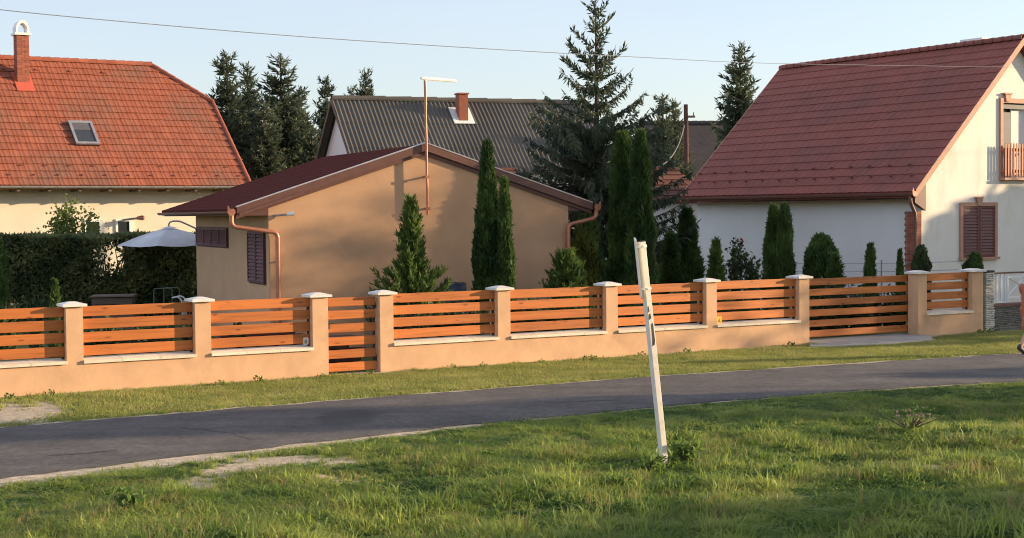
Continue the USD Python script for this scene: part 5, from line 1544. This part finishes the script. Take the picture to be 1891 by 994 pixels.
obj("inner_foliage", co, M["core"], hf)
sm = MB()
for i in range(60):
    xx = hx0 + (hx1 - hx0) * (i + rng.random() * .6) / 60
    sm.tube([(xx, .6, 0), (xx + rng.normal(0, .1), .55, HH * .5), (xx + rng.normal(0, .25), .5, HH - .15)], [.03, .02, .008], 4, False)
obj("stems", sm, M["bark"], hf)


# broadleaf trees down the street to the right; their shadows lie across the road, fence and garage
def broadleaf(h, r, seed, n=9000, low=.12):
    rng = np.random.default_rng(seed)
    cl = []
    for k in range(46):
        t = low + (1 - low) * rng.random()
        rr = r * math.sin(PI * np.clip((t - low * .6) / (1.02 - low * .6), .06, .98)) ** .55
        a = rng.uniform(0, 2 * PI); q = rr * rng.random() ** .5 * .8
        cl.append((q * math.cos(a), q * math.sin(a), t * h * .93, r * rng.uniform(.26, .42)))
    cl = np.array(cl)
    i = rng.integers(0, len(cl), n)
    d = unit(rng.normal(size=(n, 3)))
    P = cl[i, :3] + d * (cl[i, 3] * rng.random(n) ** .4)[:, None] * np.array([1, 1, .8])
    P[:, 2] = np.maximum(P[:, 2], .2)
    k = rng.uniform(.7, 1.3, n)
    lm = MB()
    for c in cl[::2]:
        lm.tube([(0, 0, max(.5, c[2] * .5)), c[:3] * np.array([.5, .5, .85]), c[:3]], [.07, .045, .015], 5, False)
    return cards(P, d + rng.normal(0, .6, (n, 3)), .34 * k, .24 * k, rng), lm


def shade_tree(label, q, t, h, r, seed, n=9000, low=.10):
    X, Y = .988 * t - .155 * q, .155 * t + .988 * q
    cr, lm = broadleaf(h, r, seed, n, low)
    return tree("street_tree", label, (X, Y, 0), cr, h * .8, .22, M["deciduous"], limbs=lm)


shade_tree("tall broad tree on the near verge to the right", 22.15, 42, 12.0, 1.7, 101, 11000)
shade_tree("second tall tree behind the first on the near verge", 22.2, 47, 12.0, 1.65, 102, 9000)
shade_tree("smaller round tree beside the road to the right", 25.6, 40, 5.6, 1.5, 103, 7000)
shade_tree("small tree across the road to the right", 28.2, 41, 4.9, 1.3, 104, 6000)
shade_tree("large tree beyond the neighbour's railing", 34.2, 42, 11.4, 2.6, 105, 2900)
shade_tree("wide tree in the neighbour's garden", 40.0, 41, 7.3, 3.0, 106, 10000)
shade_tree("round tree at the end of the neighbour's garden", 44.5, 43, 7.0, 2.6, 107, 9000)
shade_tree("slender loose tree beyond the railing", 35.4, 47, 13.0, 2.3, 109, 1700)
shade_tree("bushy tree low on the bank to the right", 13.4, 26, 4.6, 2.2, 108, 8000)

# far tree top behind the red-tiled roof
loc, h = planted(14, 92, 76.0)
cr, lm = broadleaf(h, 2.2, 120, 6000)
tree("far_tree", "small round tree top peeping over the red-tiled ridge beside its brick chimney", loc, cr, h * .8, .2, M["deciduous"], limbs=lm)


# ------------------------------------------------------------------ grass
def clump(seed, n, R, h, w, lean=.5, hv=.45):
    rng = np.random.default_rng(seed)
    a = rng.uniform(0, 2 * PI, n); q = R * np.sqrt(rng.random(n))
    B = np.stack([q * np.cos(a), q * np.sin(a), 0 * a - .01], 1)
    b = rng.uniform(0, 2 * PI, n)
    out = np.stack([np.cos(b), np.sin(b), 0 * b], 1)
    c = rng.uniform(0, 2 * PI, n); side = np.stack([np.cos(c), np.sin(c), 0 * c], 1)
    H = h * (1 - hv + hv * 2 * rng.random(n)); ln = lean * rng.random(n)
    W = w * rng.uniform(.7, 1.3, n)
    Mid = B + np.array([0, 0, 1]) * (H * .55)[:, None] + out * (H * ln * .35)[:, None]
    Tip = B + np.array([0, 0, 1]) * (H * (1 - ln * .35))[:, None] + out * (H * ln * 1.1)[:, None]
    s = side * (W / 2)[:, None]
    v = np.stack([B - s, B + s, Mid + s * .8, Mid - s * .8, Tip], 1).reshape(-1, 3)
    k = np.arange(n) * 5
    f = np.concatenate([np.stack([k, k + 1, k + 2], 1), np.stack([k, k + 2, k + 3], 1), np.stack([k + 3, k + 2, k + 4], 1)])
    return v, f


def weed_clump(seed, n, h, L):
    rng = np.random.default_rng(seed)
    P = np.stack([rng.normal(0, h * .5, n), rng.normal(0, h * .5, n), h * rng.random(n)], 1)
    D = rng.normal(0, 1, (n, 3)) + np.array([0, 0, .5])
    k = rng.uniform(.6, 1.3, n)
    return cards(P, D, L * k, L * .6 * k, rng)


def instancer(name, label, protos_, X, Y, sc, idx, rng, cat="grass"):
    pi = UsdGeom.PointInstancer.Define(stage, "/World/" + name)
    tag(pi.GetPrim(), label, cat, kind="stuff")
    targets = []
    for pn, (m, mat) in protos_:
        targets.append(obj(pn, m, mat, pi.GetPrim()).GetPath())
    pi.CreatePrototypesRel().SetTargets(targets)
    n = len(X)
    Z = height(X, Y)
    pi.CreatePositionsAttr(Vt.Vec3fArray.FromNumpy(np.stack([X, Y, Z], 1).astype(np.float32)))
    pi.CreateProtoIndicesAttr(Vt.IntArray.FromNumpy(idx.astype(np.int32)))
    a = rng.uniform(0, 2 * PI, n) / 2
    pi.CreateOrientationsAttr(Vt.QuathArray([Gf.Quath(float(math.cos(t)), 0, 0, float(math.sin(t))) for t in a]))
    pi.CreateScalesAttr(Vt.Vec3fArray.FromNumpy(np.asarray(sc, np.float32)))
    return pi


rng = np.random.default_rng(200)
# tall grass of the near bank
N0 = 42000
X = rng.uniform(-8.5, 10.5, N0); Y = rng.uniform(11.2, 27.6, N0)
ok = np.abs(X) < Y * .40 + .4
s_, p_ = sp(X, Y)
dd = road_near(s_) - p_
ok &= dd > .12 + np.interp(s_, [3, 6, 9, 12, 20], [0.5, 0.4, 0.25, 0.08, 0.06]) * rng.random(N0)
b_ = bare(X, Y)
ok &= rng.random(N0) > np.clip(b_ * 2.2 - .35, 0, .985)
X, Y, dd, b_ = X[ok], Y[ok], dd[ok], b_[ok]
patch = fbm(np.stack([X * .7, Y * .7, 0 * X], -1), 3, 31)
fine = fbm(np.stack([X * 2.1, Y * 2.1, 0 * X], -1), 2, 37)
tall = rng.random(len(X)) < np.clip((fine - .35) * 1.1, .06, .5)
hs = np.interp(dd, [.2, 1.4, 2.6, 4.5, 8], [.20, .24, .36, .46, .55]) * (.5 + 1.0 * patch) * np.where(tall, 1.3, .65) * np.clip(1.1 - b_ * 1.4, .3, 1)
ws = np.interp(hs, [.2, 1], [.8, 1.15])
u = rng.random(len(X))
idx = np.where(u < .80, rng.integers(0, 6, len(X)), np.where(u < .87, rng.integers(6, 8, len(X)), rng.integers(8, 10, len(X))))
green = fbm(np.stack([X * 1.1 + 9, Y * 1.1, 0 * X], -1), 3, 61)
idx = np.where((green > .54) & (rng.random(len(X)) < .75), 9, idx)
idx = np.where((green < .40) & (rng.random(len(X)) < .22), rng.integers(6, 8, len(X)), idx)
idx = np.where((idx >= 6) & (idx < 8) & (dd < 1.2), rng.integers(0, 6, len(X)), idx)
protos_ = [("grass_clump", (clump(300 + k, (44, 40, 26, 22, 34, 20)[k], .16, (.18, .20, .22, .24, .16, .26)[k], (.009, .010, .014, .016, .012, .018)[k], 1.25), M["grass_long"])) for k in range(6)] \
    + [("straw_clump", (clump(320 + k, 14, .12, .26, .006, .5), M["straw"])) for k in range(2)] \
    + [("weed_clump", (weed_clump(330, 30, .09, .075), M["weed"])), ("weed_clump", (weed_clump(331, 60, .09, .04), M["clover"]))]
instancer("bank_grass", "tall uneven grass of the near bank in front of the road", protos_, X, Y, np.stack([ws, ws, hs * rng.uniform(.8, 1.2, len(X))], 1), idx, rng)
# thin tufts that fray the edges of the bare patches
N2 = 60000
X2 = rng.uniform(-9, 9, N2); Y2 = rng.uniform(13, 34, N2)
b2 = bare(X2, Y2); s2, p2 = sp(X2, Y2)
ok = (b2 > .12) & (b2 < .75) & (np.abs(X2) < Y2 * .38) & ((p2 < road_near(s2) - .02) | ((p2 > road_far(s2) + .02) & (p2 < FENCE_P - .02))) & ~((s2 > xc0 - .05) & (s2 < xc1 + .25) & (p2 > FENCE_P - .75))
ok &= rng.random(N2) > b2
X2, Y2 = X2[ok], Y2[ok]
k2 = rng.uniform(.5, 1.2, len(X2))
instancer("edge_grass", "thin short tufts of grass fraying the edges of bare soil and road", [("grass_tuft", (clump(360 + k, 11, .05, .075, .008, 1.2), M["grass_mown" if k % 2 else "grass_long"])) for k in range(4)], X2, Y2, np.stack([k2, k2, k2], 1), rng.integers(0, 4, len(X2)), rng)
# short grass of the far verge
N1 = 9500
S = rng.uniform(4, 34, N1); Pp = rng.uniform(22, 26.5, N1)
X, Y = S * _cf - Pp * _sf, S * _sf + Pp * _cf
b_ = bare(X, Y)
ok = (Pp > road_far(S) + .08) & (Pp < FENCE_P - .05) & (np.abs(X) < Y * .40) & (rng.random(N1) > np.clip(b_ * 2.2 - .4, 0, .97))
ok &= ~((S > xc0 - .05) & (S < xc1 + .25) & (Pp > FENCE_P - .75))
X, Y = X[ok], Y[ok]
patch = fbm(np.stack([X * .9, Y * .9, 0 * X], -1), 3, 41)
hs = .55 + 1.0 * patch
hs = hs * (1 + 1.1 * blob(X, Y, 215, 742, 75, 16))
protos_ = [("grass_clump", (clump(340 + k, 46, .17, .042, .009, 1.3), M["grass_mown"])) for k in range(5)] + [("straw_clump", (clump(350, 16, .15, .06, .007, .8), M["straw"])), ("weed_clump", (weed_clump(351, 22, .08, .06), M["weed"]))]
idx = np.where(rng.random(len(X)) < .93, rng.integers(0, 5, len(X)), 5)
Px = sp(X, Y)[1]
idx = np.where((Px > FENCE_P - .45) & (rng.random(len(X)) < .07), 6, idx)
instancer("verge_grass", "short mown grass of the verge between the road and the fence", protos_, X, Y, np.stack([1.05 + 0 * hs, 1.05 + 0 * hs, hs], 1), idx, rng)

# single weeds that stand out
for px, py, h, r, L, n, lab in ((1262, 846, .26, .30, .12, 150, "leafy weeds around the foot of the leaning sign post"), (1200, 862, .22, .28, .11, 110, "dark leafy weeds left of the sign post's foot"),
                                (235, 945, .20, .22, .10, 160, "bright round-leaved weed in the lower left of the bank"), (1140, 560 + 330, .15, .22, .09, 90, "leafy weed in the grass below and left of the sign post")):
    q = on_ground(px, py)
    leaf_shrub("weed", lab, (q[0], q[1], float(height(q[0], q[1]))), h, r, int(px), n, L, L * .45, "weed", 9, "weed", .1)
q = on_ground(1680, 800)
leaf_shrub("flowering_weed", "cluster of pale pink flower heads on thin stems at the shadow's edge", (q[0], q[1], float(height(q[0], q[1]))), .24, .55, 77, 200, .06, .02, "weed", 26, "flower", .1, flowers=(20, .02, "flower_pink"))

q = on_ground(1840, 985)
tg = thing("tall_grass_tuft", "tall bright grass tuft with bent blades in the lower right corner", "grass tuft", (q[0], q[1], float(height(q[0], q[1]))))
obj("blades", clump(401, 90, .42, .30, .014, 1.4), M["grass_long"], tg)
obj("seed_stalk", MB().tube(bend([(.12, 0, 0), (.10, 0, .30), (.17, .02, .52), (.06, .05, .80)], .2, 5), .004, 5), M["straw"], tg)
obj("seed_stalk", MB().tube(bend([(.2, .1, 0), (.26, .1, .3), (.36, .12, .5)], .2, 5), .004, 5), M["straw"], tg)
